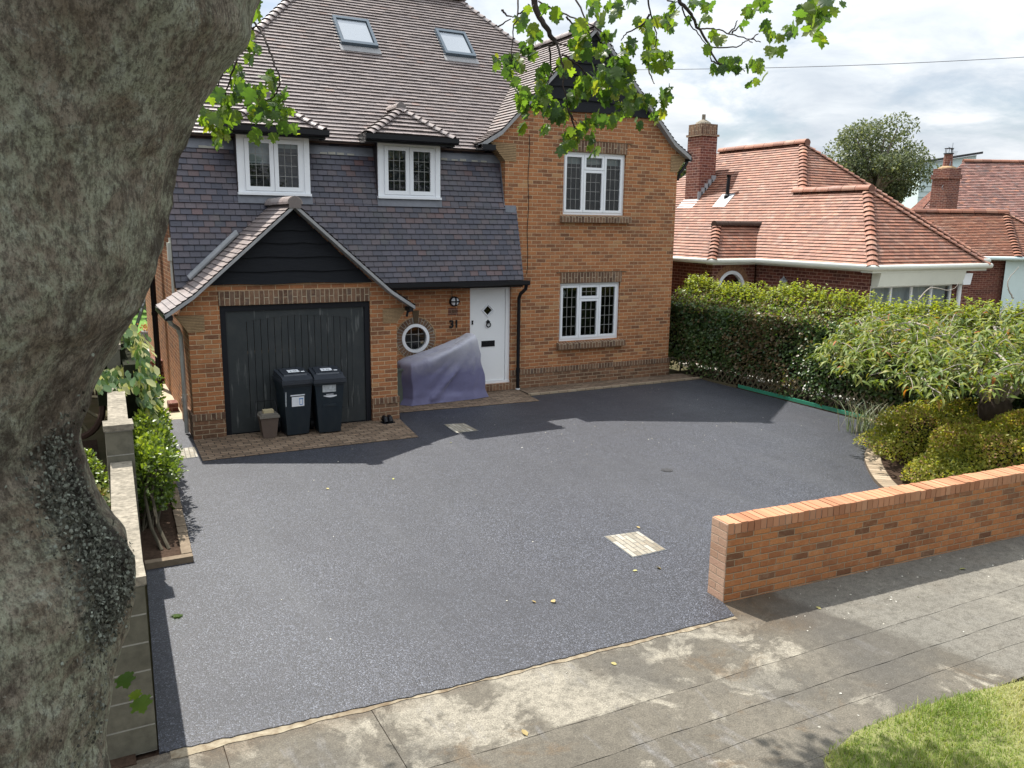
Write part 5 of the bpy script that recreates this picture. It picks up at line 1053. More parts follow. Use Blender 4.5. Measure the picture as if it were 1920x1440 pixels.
ao = f.build('arched_window', M['white'], B); f = MB(); f.face([(aw[0]+x, pwy+.05, z) for x, z in [(-.42, .9), (.42, .9)]] + [q(.42, math.pi*i/16, pwy+.05) for i in range(17)]); f.build('pane', M['glass'], ao); f = MB(); f.box(aw[0]-.5, aw[0]+.5, pwy+.4, pwy+.42, .8, 2.4); f.build('interior', M['redbrick'], ao)
f = MB()
for i in range(19):
    a0, a1 = math.pi*(i+.07)/19, math.pi*(i+.93)/19; f.face([q(.445, a0, pwy-.008), q(.60, a0, pwy-.008), q(.60, a1, pwy-.008), q(.445, a1, pwy-.008)], 0, [(i*.225+.03, .015), (i*.225+.2, .015), (i*.225+.2, .06), (i*.225+.03, .06)])
f.build('brick_arch', M['redbrick_tan'], ao)
f = MB(); f.tube([(18.10, wy-.06, 2.2), (18.10, wy-.06, .1)], .05, 10); f.prism([(17.92, 2.42), (18.30, 2.42), (18.24, 2.16), (17.98, 2.16)], 'y', wy-.22, wy-.02); f.build('rainwater_head', M['white'], B)
# lantern on the side wall
p = at(1447, 528, 19.3); p.x = wx-.14; f = MB(); f.tube([(p.x, p.y, p.z+.13), (p.x, p.y, p.z+.08), (p.x, p.y, p.z+.02), (p.x, p.y, p.z-.0)], [.005, .03, .10, .105], 6); f.tube([(p.x, p.y, p.z), (p.x, p.y, p.z-.16)], [.085, .055], 6); f.tube([(p.x, p.y, p.z-.16), (p.x, p.y, p.z-.2), (p.x+.14, p.y, p.z-.24)], .02, 6); f.build('wall_lantern', M['metal'], B)
# vent pipe
f = MB(); p = Vector((16.40, 17.98, 4.2)); f.tube([p-Vector((0, 0, .12)), p+Vector((0, 0, .06)), p+Vector((0, 0, .10)), p+Vector((.02, 0, .55)), p+Vector((.02, 0, .62))], [.10, .09, .055, .05, .07], 10); vp = f.build('vent_pipe', M['black'], B); f = MB(); n_ = Vector((-1, 0, 1)).normalized(); f.obox(p-Vector((.28, .25, .28))+n_*.02, (.36, 0, .36), (0, .5, 0), n_*.02); f.build('flashing', M['leadlight'], vp)
# chimney
cb = MB(); c0 = Vector((16.65, 19.45, 0)); 
cb.box(c0.x-.30, c0.x+.30, c0.y-.30, c0.y+.30, 3.2, 5.97); cb.box(c0.x+.301, c0.x+.47, c0.y-.10, c0.y+.40, 3.4, 5.88)
ch = cb.build('chimney', M['chimbrick'], B); ch['label'] = 'tall dark red brick chimney stack with dark tiled cap'
cb = MB(); cb.box(c0.x-.34, c0.x+.34, c0.y-.34, c0.y+.34, 5.98, 6.04); cb.box(c0.x-.295, c0.x+.295, c0.y-.295, c0.y+.295, 6.042, 6.33, sold=True); cb.build('chimney_cap', M['soldier'], ch)
cb = MB(); cb.tube([(c0.x, c0.y, 6.33), (c0.x, c0.y, 6.39), (c0.x, c0.y, 6.47)], [.25, .21, .07], 12); cb.tube([(c0.x, c0.y, 6.46), (c0.x, c0.y, 6.62)], .055, 10); cb.build('chimney_pot', M['coping'], ch)
cb = MB(); 
for i in range(5): x = 16.34+.12*i; cb.box(x-.02, x+.14, c0.y-.33, c0.y-.30, x-BX+BZ-.04, x-BX+BZ+.24)
cb.obox((16.12, c0.y-.36, 3.92), (.24, 0, .24), (0, .7, 0), (-.02, 0, .02)); cb.build('chimney_flashing', M['leadlight'], ch)
# ------------------------------------------------------------------ houses further along
T = thing('orange_tiled_bungalow', 'smaller bungalow with bright orange tiled hip roof and white corner wall at the right edge', 'bungalow', (33, 20, 0))
rR, eR = Vector((32.4, 19.8, 4.05)), Vector((30.75, 18.1, 2.42)); e_ = Vector((-.89, .456, 0)); rL, eL = rR+e_*4.6, eR+e_*5.5
rf = MB(); tiles(rf, [eL, eR, rR, rL], seed=80, t=.03); hx = Vector((.456, .89, 0)); eF = eR+Vector((3.9, -.6, 0))
tiles(rf, [eR, eF, rR], seed=81, t=.03); bonnets(rf, eR, rR, gauge=.17, wid=.17, lift=.10, seed=12); bonnets(rf, eF, rR, gauge=.17, wid=.15, lift=.07, seed=13); ridge(rf, rR+Vector((.1, -.05, .03)), rL+Vector((0, 0, .03)), r=.14, seg=.45)
rf.build('roof', M['tilered'], T)
w = MB(); i1 = Vector((.15, .3, 0)); w.face([eL+i1+Vector((0, 0, -2.5)), eR+i1+Vector((0, 0, -2.5)), eR+i1, eL+i1]); w.build('wall', M['redbrick'], T)
w = MB(); w.face([eR+Vector((-.25, .28, -2.5)), eF+Vector((0, .28, -2.5)), eF+Vector((0, .28, -.02)), eR+Vector((-.25, .28, -.02))]); w.tube([eL+Vector((0, 0, -.04)), eR+Vector((0, -.02, -.04)), eF+Vector((0, 0, -.04))], .07, 8); w.build('white_wall', M['weather'], T)
T2 = thing('brown_tiled_house', 'house with large brown tiled roof and red brick chimney behind the orange roof', 'house', (40, 26, 0))
Rl = at(1806, 303, 40); A = at(1735, 388, 37.5); ed = Vector((.89, -.456, 0)); dn = (A-Rl); ln_ = ed.dot(dn); 
rf = MB(); A2 = Rl+dn*1.35; tiles(rf, [A2, A2+ed*13, Rl+ed*13, Rl], seed=84, t=.03, tw=.2, gauge=.13); rf.build('roof', M['tiledark'], T2)
rf = MB(); ridge(rf, Rl+Vector((0, 0, .02)), Rl+ed*13, r=.13, seg=.45); rf.build('ridge_tiles', M['tilered'], T2)
w = MB(); w.face([A2+Vector((.5, .5, -3)), A2+ed*13+Vector((0, .5, -3)), A2+ed*13+Vector((0, .5, 0)), A2+Vector((.5, .5, 0))]); bk = Vector((.456, .89, 0))*7; w.face([A2+Vector((.4, .4, -4)), A2+bk*1.5+Vector((0, 0, -4)), Rl+Vector((.3, .3, -.1)), A2+Vector((.4, .4, 0))]); w.build('wall', M['redbrick'], T2)
c = at(1767, 400, 36); ch = MB(); s_ = .39
ch.box(c.x-s_, c.x+s_, c.y-s_, c.y+s_, 2.5, 5.55); ch.box(c.x-s_-.05, c.x+s_+.05, c.y-s_-.05, c.y+s_+.05, 5.551, 5.75); ch.box(c.x-s_, c.x+s_, c.y-s_, c.y+s_, 5.751, 6.0); co = ch.build('chimney', M['chimbrick'], T2); co['label'] = 'stepped red brick chimney with pot and aerial'
ch = MB(); ch.tube([(c.x, c.y, 5.95), (c.x, c.y, 6.05), (c.x, c.y, 6.12)], [.4, .36, .2], 12, 1); ch.tube([(c.x-.02, c.y, 6.05), (c.x-.02, c.y, 6.62)], [.20, .17], 12); ch.tube([(c.x-.02, c.y, 6.62), (c.x-.02, c.y, 6.66)], .21, 12, 2)
for i in range(5): a = i*1.256; ch.tube([(c.x-.02+.15*math.cos(a), c.y+.15*math.sin(a), 6.62), (c.x-.02+.15*math.cos(a), c.y+.15*math.sin(a), 6.85)], .012, 5, 2)
ch.tube([(c.x-.02, c.y, 6.85), (c.x-.02, c.y, 6.87)], .19, 12, 2); ch.build('chimney_pot', [M['chimbrick'], M['tan'], M['iron']], co)
a = MB(); p0 = at(1775, 352, 35.4); p1 = at(1787, 268, 35.4); a.tube([p0, p1], .016, 6); q0 = p0+(p1-p0)*.86; a.tube([q0+RT*-.16+UP*.1, q0+RT*.02], .014, 5)
for i in range(5): a.tube([q0+RT*(.02+.03*i)+UP*(-.10-.05*i)-RT*.05, q0+RT*(.25-.02*i)+UP*(-.10-.05*i)], .006, 4)
a.box(q0.x-.04, q0.x+.04, q0.y-.04, q0.y+.04, q0.z-.03, q0.z+.03); c2 = at(1771, 352, 35.45); a.tube([c2+(RT*math.cos(t)+UP*math.sin(t))*.11 for t in [i*.393 for i in range(17)]], .012, 5); a.build('aerial', M['metal'], co)
W2 = thing('weatherboard_house', 'pale blue white weatherboard house with flat dark eaves behind the chimney', 'house', (48, 33, 0))
wl, wrt = at(1727, 312, 50), at(1830, 300, 50); wl.z = 7.35; wrt.z = wl.z+.55; b = MB(); dv = Vector((wrt.x-wl.x, wrt.y-wl.y, 0)); nb = 22; nrm = Vector((dv.y, -dv.x, 0)).normalized()
for i in range(nb): z0 = wl.z*i/nb; f0 = Vector((wl.x, wl.y, z0)); hgt = wl.z/nb+.02; b.face([f0+nrm*.05, f0+dv+nrm*.05, f0+dv+Vector((0, 0, hgt)), f0+Vector((0, 0, hgt))]); b.face([f0, f0+dv, f0+dv+nrm*.05, f0+nrm*.05])
b.face([Vector((wl.x, wl.y, 0)), wl, wl-nrm*6, Vector((wl.x, wl.y, 0))-nrm*6]); b.face([wl, Vector((wl.x+dv.x, wl.y+dv.y, wl.z)), wrt])
b.build('wall', M['weather'], W2); b = MB(); b.obox(wl-nrm*6-dv*.02, dv*1.1+Vector((0, 0, .62)), nrm*6.2, (0, 0, .13)); b.build('roof', M['iron'], W2)
# house on the left, mostly behind the trunk
N = thing('left_brick_house', 'dark brick house wall seen in a gap between the tree trunk and the block wall', 'house', (-3, 13, 0))
b = MB(); b.box(-9, -.62, 13.2, 22, -.05, 3.2); b.build('wall', M['redbrick'], N); b = MB(); b.prism([(12.8, 3.2), (22.4, 3.2), (17.5, 6.2)], 'x', -9.3, -.4); b.build('roof', M['tiledark'], N)
ww = thing('wagon_wheel', 'dark wooden spoked wheel leaning in shade behind the block wall', 'wheel', (-.28, 12.6, .62))
b = MB(); cw = Vector((-.30, 12.9, .95)); ex, ez = Vector((.80, -.6, 0)), Vector((-.1, .1, 1)).normalized()
b.tube([cw+ex*.62*math.cos(i*math.pi/16)+ez*.62*math.sin(i*math.pi/16) for i in range(33)], .045, 6); b.build('rim', M['wooddark'], ww); b = MB()
for i in range(12): a = i*math.pi/6; b.tube([cw, cw+ex*.6*math.cos(a)+ez*.6*math.sin(a)], .026, 5)
b.build('spokes', M['trellis'], ww); b = MB(); nn = ex.cross(ez); b.tube([cw-nn*.09, cw+nn*.09], .10, 10); b.build('hub', M['wooddark'], ww)
b = MB()
for i in range(4): b.box(.05+.12*i, .14+.12*i, 17.6, 17.64, 0, 2.35)
b.box(-.0, .56, 17.645, 17.68, .4, .5); b.box(0, .56, 17.645, 17.68, 1.9, 2.0); tag(b.build('garden_gate', M['wooddark']), 'dark brown board fence panel behind the ivy beside the tree trunk', 'fence')
# garden chair, planter, brown box, step at the back
t = thing('garden_chair', 'folding metal garden chair tilted up on the bright lawn behind the house', 'chair', (2.1, 27, 0))
b = MB(); o = Vector((1.95, 26.6, 0))
P = lambda x, z, y=0: o+Vector((x, y, z))
for y in (-.25, .25): b.tube([P(-.55, .02, y), P(.05, 1.62, y)], .028, 6); b.tube([P(-.3, .9, y), P(.45, .1, y)], .022, 6); b.tube([P(-.2, .45, y), P(.55, .55, y)], .02, 6)
b.build('frame', M['chairgrey'], t); b = MB()
for i in range(6): a = .42+.09*i; b.obox(P(-.55+.6*a, 1.6*a+.02, -.25), (0, .5, 0), (.035, 0, .09), (-.01, 0, .01))
b.build('backrest', M['chairgrey'], t); b = MB(); b.obox(P(-.02, .42, -.24), (.62, 0, -.12), (0, .48, 0), (0, 0, .03)); b.build('seat', M['chairfab'], t)
t = thing('planter', 'round grey planter with orange brown flowers beside the back lawn', 'planter', (1.7, 24.3, 0)); b = MB(); b.tube([(1.68, 24.1, .02), (1.68, 24.1, .42)], [.20, .25], 16); b.build('pot', M['potgrey'], t)
n = 160; pp = rng.normal(size=(n, 3))*[.16, .16, .07]+[1.68, 24.1, .50]; leaves('flowers', pp, rdir(n), rdir(n), .07, 'quad', M['flower'], t)
b = MB(); b.box(1.28, 1.5, 18.6, 19.2, .004, .42); b.box(1.25, 1.5, 18.57, 19.23, .421, .46); tag(b.build('brown_planter_box', M['redbrick']), 'low brown box standing against the house side along the path', 'box')
b = MB(); b.box(1.30, 1.46, 15.5, 15.8, .004, .16); tag(b.build('loose_bricks', M['redbrick']), 'small stack of red bricks by the house side near the path start', 'bricks')
# overhead wire
b = MB(); a_, c_ = at(1180, 131, 26), at(2150, 93, 22); b.tube([a_+(c_-a_)*(i/24)-Vector((0, 0, .12*math.sin(math.pi*i/24))) for i in range(25)], .009, 5); tag(b.build('overhead_wire', M['wire']), 'single thin overhead wire crossing the sky to the right of the house', 'wire')
# ------------------------------------------------------------------ the sycamore in the foreground
ST = thing('street_tree', 'large lichen covered sycamore in the left foreground with leafy branches hanging over the view', 'tree', (-.4, 2.2, 0))
edge = [(-420, 690), (-300, 600), (-120, 520), (0, 455), (60, 440), (130, 392), (200, 350), (260, 322), (310, 300), (400, 284), (480, 278), (540, 262), (600, 238), (650, 196), (720, 150), (800, 118), (860, 108), (930, 128), (1000, 166), (1060, 205), (1130, 212), (1190, 205), (1250, 196), (1300, 186), (1370, 172), (1440, 160), (1560, 168), (1800, 215), (2400, 290), (3000, 360)]
Rd = Vector((_cy, -_sy, 0)); rings = []; NS = 150
for py, px in edge:
    E_ = at(px, py, 2.0); r_ = .43 if py > 300 else .43+.12*(300-py)/700
    if py > 1800: r_ += .10*(py-1800)/1200
    rings.append((E_-Rd*r_, r_))
def sub(r0, k):
    out = []
    for i in range(len(r0)-1):
        for j in range(k):
            t = j/k; p0, p1, p2, p3 = r0[max(i-1, 0)], r0[i], r0[i+1], r0[min(i+2, len(r0)-1)]
            f_ = lambda a, b, c, d: .5*(2*b+(c-a)*t+(2*a-5*b+4*c-d)*t*t+(3*b-a-3*c+d)*t**3)
            out.append((Vector([f_(p0[0][m], p1[0][m], p2[0][m], p3[0][m]) for m in range(3)]), f_(p0[1], p1[1], p2[1], p3[1])))
    return out+[r0[-1]]
rings = sub(rings, 9)
from mathutils import noise as mn
def bark(c, r, th, mask=False):
    d = Rd*math.cos(th)+Vector((_sy, _cy, 0))*math.sin(th); p = c+d*r
    h = .020*mn.fractal(p*2.6, 1, 2, 3)+.016*mn.fractal(Vector((p.x*9, p.y*9, p.z*4)), 1, 2, 4)+.0045*mn.fractal(p*38, 1, 2, 2)
    py = 720-FPX*(c-CAM).dot(UP)/(c-CAM).dot(FW); w_ = (math.exp(-((py-950)/130)**2)*.8+math.exp(-((py-1090)/80)**2)+.2*math.exp(-((py-1340)/130)**2))*math.exp(-((th+.02)/.26)**2)
    if w_ > .03: h += w_*(.045*abs(mn.noise(Vector((p.x*16, p.y*16, p.z*11))))+.022*abs(mn.noise(p*45))-.008)
    return (p+d*h, w_) if mask else p+d*h
t = MB(); rg2 = [[bark(c, r, 2*math.pi*k/NS, True) for k in range(NS)] for c, r in rings]; rg = [[q[0] for q in row] for row in rg2]
for a, b, ma, mb_ in zip(rg, rg[1:], rg2, rg2[1:]):
    for k in range(NS): j = (k+1) % NS; t.face([a[k], a[j], b[j], b[k]], 0, [(min(1, q[1]), 0) for q in (ma[k], ma[j], mb_[j], mb_[k])])
trunk = t.build('trunk', M['bark'], ST, smooth=True)
md = trunk.modifiers.new('Subdivision', 'SUBSURF'); md.levels = md.render_levels = 1
# crusty lichen on the right flank: many small curled flakes
n = 9000; pos, nr, sz = [], [], []; rn = random.Random(12)
while len(pos) < n:
    i = rn.randrange(len(rings)); c, r = rings[i]; th = rn.gauss(-.05, .20); py = 720-FPX*(c-CAM).dot(UP)/(c-CAM).dot(FW)
    wgt = (math.exp(-((py-940)/120)**2)*.8+math.exp(-((py-1090)/75)**2)*1.3+.12*math.exp(-((py-1340)/130)**2))*math.exp(-((th+.05)/.20)**2)
    if rn.random() > wgt or th < -1.5: continue
    d = Rd*math.cos(th)+Vector((_sy, _cy, 0))*math.sin(th); hh = rn.random()**2*.012*min(1.0, wgt)
    p = bark(c, r, th)+d*(hh-.004)+Vector((0, 0, rn.uniform(-.03, .03))); pos.append(p); nr.append(d+Vector((rn.gauss(0, .28), rn.gauss(0, .28), rn.gauss(0, .28)))); sz.append(rn.uniform(.0035, .0105))
pos, nr = np.array(pos), np.array(nr); leaves('lichen', pos, nr, rdir(len(pos)), sz, 'maple', M['lichen'], ST)
# limbs out of the picture that carry the hanging twigs
tw = MB()
def branch(pts, r0, r1, n=None, seg=7):
    P = [Vector(p) for p in pts]; Q = []
    for i in range(len(P)-1):
        p0, p1, p2, p3 = P[max(i-1, 0)], P[i], P[i+1], P[min(i+2, len(P)-1)]
        for k in range(5):
            t_ = k/5; Q.append(.5*(2*p1+(p2-p0)*t_+(2*p0-5*p1+4*p2-p3)*t_*t_+(3*p1-p0-3*p2+p3)*t_**3))
    Q.append(P[-1]); Q = [q+Vector((rn.gauss(0, .004), rn.gauss(0, .004), rn.gauss(0, .004))) for q in Q]
    tw.tube(Q, [r0+(r1-r0)*i/(len(Q)-1) for i in range(len(Q))], seg); return Q
branch([at(500, -260, 2.1), at(700, -420, 3.0), at(880, -330, 4.6), at(985, -150, 6.0), at(1001, -25, 6.4)], .11, .028, seg=10)
branch([at(700, -420, 3.0), at(1000, -480, 4.2), at(1190, -260, 5.6), at(1273, -20, 6.2)], .07, .018, seg=8)
branch([at(700, -420, 3.0), at(1200, -620, 3.6), at(1500, -400, 4.4), at(1560, -30, 4.8)], .06, .016, seg=8)
branch([at(520, -230, 2.1), at(560, -300, 3.4), at(480, -160, 5.2), at(455, -20, 6.0)], .06, .014, seg=8)
branch([at(1190, -260, 5.6), at(1228, -120, 6.1), at(1218, -10, 6.3)], .03, .014); branch([at(985, -150, 6.0), at(975, -80, 6.3), at(972, -5, 6.3)], .02, .008); branch([at(985, -150, 6.0), at(1070, -80, 6.3), at(1078, -5, 6.4)], .02, .008)
def twigs(lines, ox, oy, sc, dep, r=.009):
    for l in lines:
        ph = rn.uniform(0, 6); branch([at(ox+x/sc, oy+y/sc, dep+.12*math.sin(ph+i*.8)) for i, (x, y) in enumerate(l)], r*rn.uniform(.8, 1.15), .0035, seg=5)
ctr = [[(390, -60), (392, 0), (430, 130), (520, 290), (590, 390)]]; 
branch([at(920+x/4.8, y/4.8, 6.4) for x, y in ((388, -90), (392, 0), (430, 130), (520, 290), (592, 390))], .030, .017)
branch([at(1250+x/5.19, y/5.19, 6.2) for x, y in ((105, -60), (130, 20), (220, 120), (300, 260), (400, 430), (500, 620))], .017, .006)
twigs([[(590, 390), (500, 415), (400, 440)], [(590, 390), (640, 560), (650, 740), (700, 980), (780, 1110)], [(590, 390), (740, 410)], [(650, 490), (760, 570), (860, 680), (900, 850)], [(430, 20), (600, 100), (800, 180), (950, 250), (1060, 360), (1110, 450)], [(250, -20), (240, 150), (200, 290), (180, 560)], [(1415, -20), (1440, 130), (1490, 300), (1480, 420)], [(1430, 130), (1370, 220), (1230, 290), (1170, 360)], [(1400, 330), (1410, 560), (1450, 700), (1470, 750)], [(760, -10), (840, 140), (860, 260), (900, 330)], [(245, 130), (330, 80), (390, 50)], [(700, 980), (760, 1180), (720, 1260)], [(640, 560), (560, 640), (500, 760)], [(530, 420), (540, 600), (515, 760)], [(680, 150), (770, 260), (790, 320)], [(100, 90), (150, 140), (200, 150)], [(60, 240), (190, 170)]], 920, 0, 4.8, 6.4)
twigs([[(150, 60), (200, 200), (300, 330), (400, 440)], [(330, 290), (450, 280), (620, 330), (820, 380), (920, 405)], [(420, 460), (680, 460), (760, 400), (830, 420)], [(640, 320), (730, 230)], [(600, 320), (665, 260), (680, 200)], [(820, 380), (890, 330)], [(0, 5), (110, 15)], [(500, 620), (440, 590), (420, 540)], [(500, 620), (640, 640), (760, 690)]], 1250, 0, 5.19, 6.2, .007)
twigs([[(615, 60), (690, 210), (780, 320), (850, 500), (900, 630), (950, 760), (920, 880), (860, 950), (720, 965), (600, 950)], [(600, 230), (540, 480), (520, 620), (470, 760), (430, 890), (415, 980)], [(530, 480), (460, 570), (420, 680), (350, 800), (340, 860), (300, 1000)], [(700, 270), (590, 250), (560, 240)], [(860, 950), (800, 1020), (820, 1150)], [(950, 900), (1000, 1040)]], 340, 0, 5.14, 6.0, .010)
tw.build('branches', M['twig'], ST, smooth=True)
cl_c = [(350,60,50,45),(270,210,55,75),(400,330,60,80),(90,560,70,90),(210,570,80,100),(340,450,80,100),(160,690,55,60),(230,770,50,45),(300,900,60,130),(280,1020,55,70),(290,1160,30,50),(470,800,70,170),(480,660,60,70),(440,960,70,80),(560,1000,70,100),(490,1160,36,36),(640,1060,50,80),(680,620,70,90),(720,900,60,110),(830,800,70,130),(830,250,70,90),(800,420,95,100),(950,480,100,80),(1000,170,50,60),(900,60,95,60),(1100,60,85,85),(1260,20,50,30),(1130,140,50,50),(1060,320,70,50),(980,700,90,130),(1060,850,90,90),(1150,620,120,140),(1220,760,95,95),(1290,900,95,70),(1200,1000,110,80),(1080,1070,50,60),(1340,1110,60,50),(1400,930,100,90),(1500,1040,60,70),(1560,880,60,110),(1470,540,105,115),(1585,560,45,110),(1400,270,50,80),(1560,190,80,110),(1430,390,50,50),(1330,200,60,50),(1240,430,85,85),(960,1100,70,85),(740,1240,100,75),(700,1330,75,50),(920,1350,55,50),(900,1230,65,60),(640,1380,26,26),(860,1130,50,50),(590,130,40,50),(480,110,35,35)]
cl_r = [(60,100,50,60),(30,270,35,70),(250,40,60,50),(400,60,70,70),(380,180,60,60),(220,220,34,44),(320,230,34,34),(490,390,75,60),(370,470,45,30),(760,250,50,65),(820,110,75,75),(940,80,65,75),(960,280,50,70),(1060,370,85,60),(1160,290,32,50),(1220,290,50,90),(1030,510,34,40),(1120,500,14,40),(560,640,65,60),(690,640,85,85),(470,690,45,45),(850,650,80,85),(840,800,36,55),(940,770,16,36),(30,600,34,80),(30,850,20,50)]
cl_d = [(1350,90,90,110),(1450,180,100,110),(1400,280,65,55),(1520,350,60,60),(1530,180,45,70),(1620,130,36,46),(1740,40,46,46),(1480,40,130,60)]
cl_l = [(700,40,60,50),(720,150,42,50),(610,180,30,50),(640,390,80,95),(700,450,50,80),(650,570,50,50),(490,420,50,50),(410,520,50,50),(360,640,70,60),(480,640,50,50),(550,690,50,70),(540,800,70,70),(300,700,50,50),(260,830,70,60),(330,930,70,80),(410,1020,60,70),(160,960,70,50),(100,1080,60,55),(200,1090,50,85),(270,1180,80,105),(400,1150,80,95),(480,1130,50,60),(340,1340,65,65),(430,1310,50,60),(520,930,60,70),(640,880,70,80),(640,1020,65,45),(740,880,70,70),(830,740,60,50),(880,800,70,70),(980,880,40,80),(780,1000,80,80),(900,1000,70,80),(720,1130,60,90),(850,1130,80,90),(960,1100,50,95),(1040,1100,34,40),(750,1300,50,60),(890,1310,32,36),(1000,1250,45,45),(1100,1260,36,50)]
P_, N_, T_, Z_ = [], [], [], []
def fill(cl, ox, oy, sc, dep, size, k):
    for (x, y, rx, ry) in cl:
        lpx = size*FPX/dep*sc*.80; n_ = max(1, round(k*math.pi*rx*ry/(lpx*lpx*.62)))
        for _ in range(n_):
            a, q = rn.uniform(0, 6.283), math.sqrt(rn.random())*.85; p = at(ox+(x+rx*q*math.cos(a))/sc, oy+(y+ry*q*math.sin(a))/sc, dep+rn.gauss(0, .16))
            s = size*rn.uniform(.62, 1.2); tip = Vector((rn.gauss(0, .55), rn.gauss(0, .55), -1.0 if rn.random() < .85 else .2)); nm = Vector((rn.gauss(0, .85), -rn.uniform(-.35, 1.0)+rn.gauss(0, .45), rn.uniform(-.1, 1.0)))
            tip.normalize(); s *= 1 if rn.random() < .7 else rn.uniform(.45, .8); P_.append(p-tip*s*.5); N_.append(nm); T_.append(tip); Z_.append(s)
fill(cl_c, 920, 0, 4.8, 6.4, .094, 2.9); fill(cl_r, 1250, 0, 5.19, 6.2, .088, 2.5); fill(cl_d, 1250, 0, 5.19, 4.8, .115, 2.8); fill(cl_l, 340, 0, 5.14, 6.0, .098, 3.0)
for (x, y, s) in ((232, 1278, .045), (262, 1322, .05), (252, 1310, .03)):
    P_.append(at(x, y-14, 2.0)); N_.append(Vector((.2, -1, .4))); T_.append(Vector((.15, .1, -1))); Z_.append(s)
leaves('crown', [tuple(p) for p in P_], [tuple(p) for p in N_], [tuple(p) for p in T_], Z_, 'maple', M['syc'], ST)
# ------------------------------------------------------------------ hedge
HG = thing('boundary_hedge', 'long clipped beech hedge with yellow green shoots on top along the right of the drive', 'hedge', (12.8, 11, 0))
hx0, hx1, hy0, hy1 = 12.44, 13.30, 4.6, 15.6
htop = lambda x, y: 1.62+.42*np.clip((x-hx0)/(hx1-hx0), 0, 1)+.05*np.sin(y*1.7)+.03*np.sin(y*4.1+x*3)
bulge = lambda y, z: .06*np.sin(y*2.1+z*2)+.05*np.sin(y*5.3-z*3.1)
b = MB(); ys = np.linspace(hy0, hy1, 40)
prof_ = [(hx0+.17, .30), (hx0+.14, 1.42), (hx0+.22, 1.5), (hx1-.1, 1.86), (hx1-.08, .3)]
for ya, yb in zip(ys, ys[1:]):
    for (xa, za), (xb, zb) in zip(prof_, prof_[1:]): b.face([(xa, ya, za), (xa, yb, za), (xb, yb, zb), (xb, ya, zb)], 0, (.2, .9))
    b.face([(prof_[0][0], ya, .3), (prof_[-1][0], ya, .3), (prof_[-1][0], yb, .3), (prof_[0][0], yb, .3)], 0, (.2, .9))
for y_ in (hy0, hy1): b.face([(x, y_, z) for x, z in prof_], 0, (.2, .9))
core = plain('hedge_core', (.020, .022, .012), .95, .1, .6, 18); b.build('dark_core', core, HG)  # solid dark core added to keep light from passing through the foliage
n = 36000; y = rng.uniform(hy0, hy1, n); z = rng.uniform(.02, 1, n)**.85*1.66; keep = rng.random(n) < np.clip((z-.0)/.36, .22, 1)*(0.80+.2*np.sin(y*3.3+z*4)); y, z = y[keep], z[keep]; n = len(y)
x = hx0+bulge(y, z)+rng.random(n)**2*.20; pos = np.stack([x, y, z], 1); nrm = np.stack([-1+rng.normal(0, .45, n), rng.normal(0, .55, n), .45+rng.normal(0, .5, n)], 1); tip = np.stack([-.5+rng.normal(0, .4, n), rng.normal(0, .7, n), -.35+rng.normal(0, .5, n)], 1)
ur = np.stack([np.clip(.42+.35*np.sin(y*1.3+2*np.sin(z*3))*rng.random(n)+rng.normal(0, .2, n), 0, .95), rng.random(n)], 1)
brown = ((np.abs(y-12.4+.3*np.sin(z*5)) < .8) & (rng.random(n) < .55)) | (rng.random(n) < .10); ur[brown, 0] = 1
leaves('foliage_face', pos, nrm, tip, rng.uniform(.045, .085, n), 'oval', M['hedge'], HG, ur)
n = 13000; y = rng.uniform(hy0, hy1, n); x = rng.uniform(hx0-.02, hx1, n); z = htop(x, y)-rng.random(n)**2*.16; pos = np.stack([x, y, z], 1); nrm = np.stack([rng.normal(-.25, .5, n), rng.normal(0, .5, n), np.full(n, 1.)], 1)
mixr = rng.random(n); f1 = mixr < .55
leaves('foliage_top', pos[f1], nrm[f1], rdir(f1.sum()), rng.uniform(.04, .07, f1.sum()), 'oval', M['hedgebrown'], HG); leaves('foliage_top_green', pos[~f1], nrm[~f1], rdir((~f1).sum()), rng.uniform(.045, .075, (~f1).sum()), 'oval', M['privet'], HG)
# shoots standing up along the far half of the top
P_, N_, T_, Z_ = [], [], [], []; stx = MB()
for i in range(1500):
    y_ = rn.uniform(hy0, hy1); x_ = hx1-abs(rn.gauss(0, .20)); x_ = max(x_, hx0+.2); hgt = rn.uniform(.08, .30)*(1 if x_ > hx1-.4 else .55); b0 = Vector((x_, y_, float(htop(x_, y_))-.05)); dr_ = Vector((rn.gauss(0, .16), rn.gauss(0, .16), 1)).normalized()
    if i % 3 == 0: stx.tube([b0, b0+dr_*hgt], .003, 4)
    for k in range(int(5+hgt*26)):
        t_ = rn.uniform(.15, 1.05); p = b0+dr_*hgt*t_; P_.append(p); a = rn.uniform(0, 6.283); T_.append(Vector((math.cos(a), math.sin(a), .5))); N_.append(Vector((rn.gauss(0, .3), rn.gauss(0, .3), 1))); Z_.append(rn.uniform(.032, .06))
leaves('top_shoots', [tuple(p) for p in P_], [tuple(p) for p in N_], [tuple(p) for p in T_], Z_, 'oval', M['hedgetop'], HG); stx.build('shoot_stems', M['stem'], HG)
st_ = MB()
for i in range(70): y_ = hy0+.3+(hy1-hy0-.5)*i/70+rn.uniform(-.1, .1); x_ = rn.uniform(12.6, 12.95); st_.tube([(x_, y_, 0), (x_+rn.gauss(0, .06), y_+rn.gauss(0, .08), .35), (x_+rn.gauss(0, .12), y_+rn.gauss(0, .15), .8)], [.022, .018, .012], 6)
st_.build('stems', M['stem'], HG)
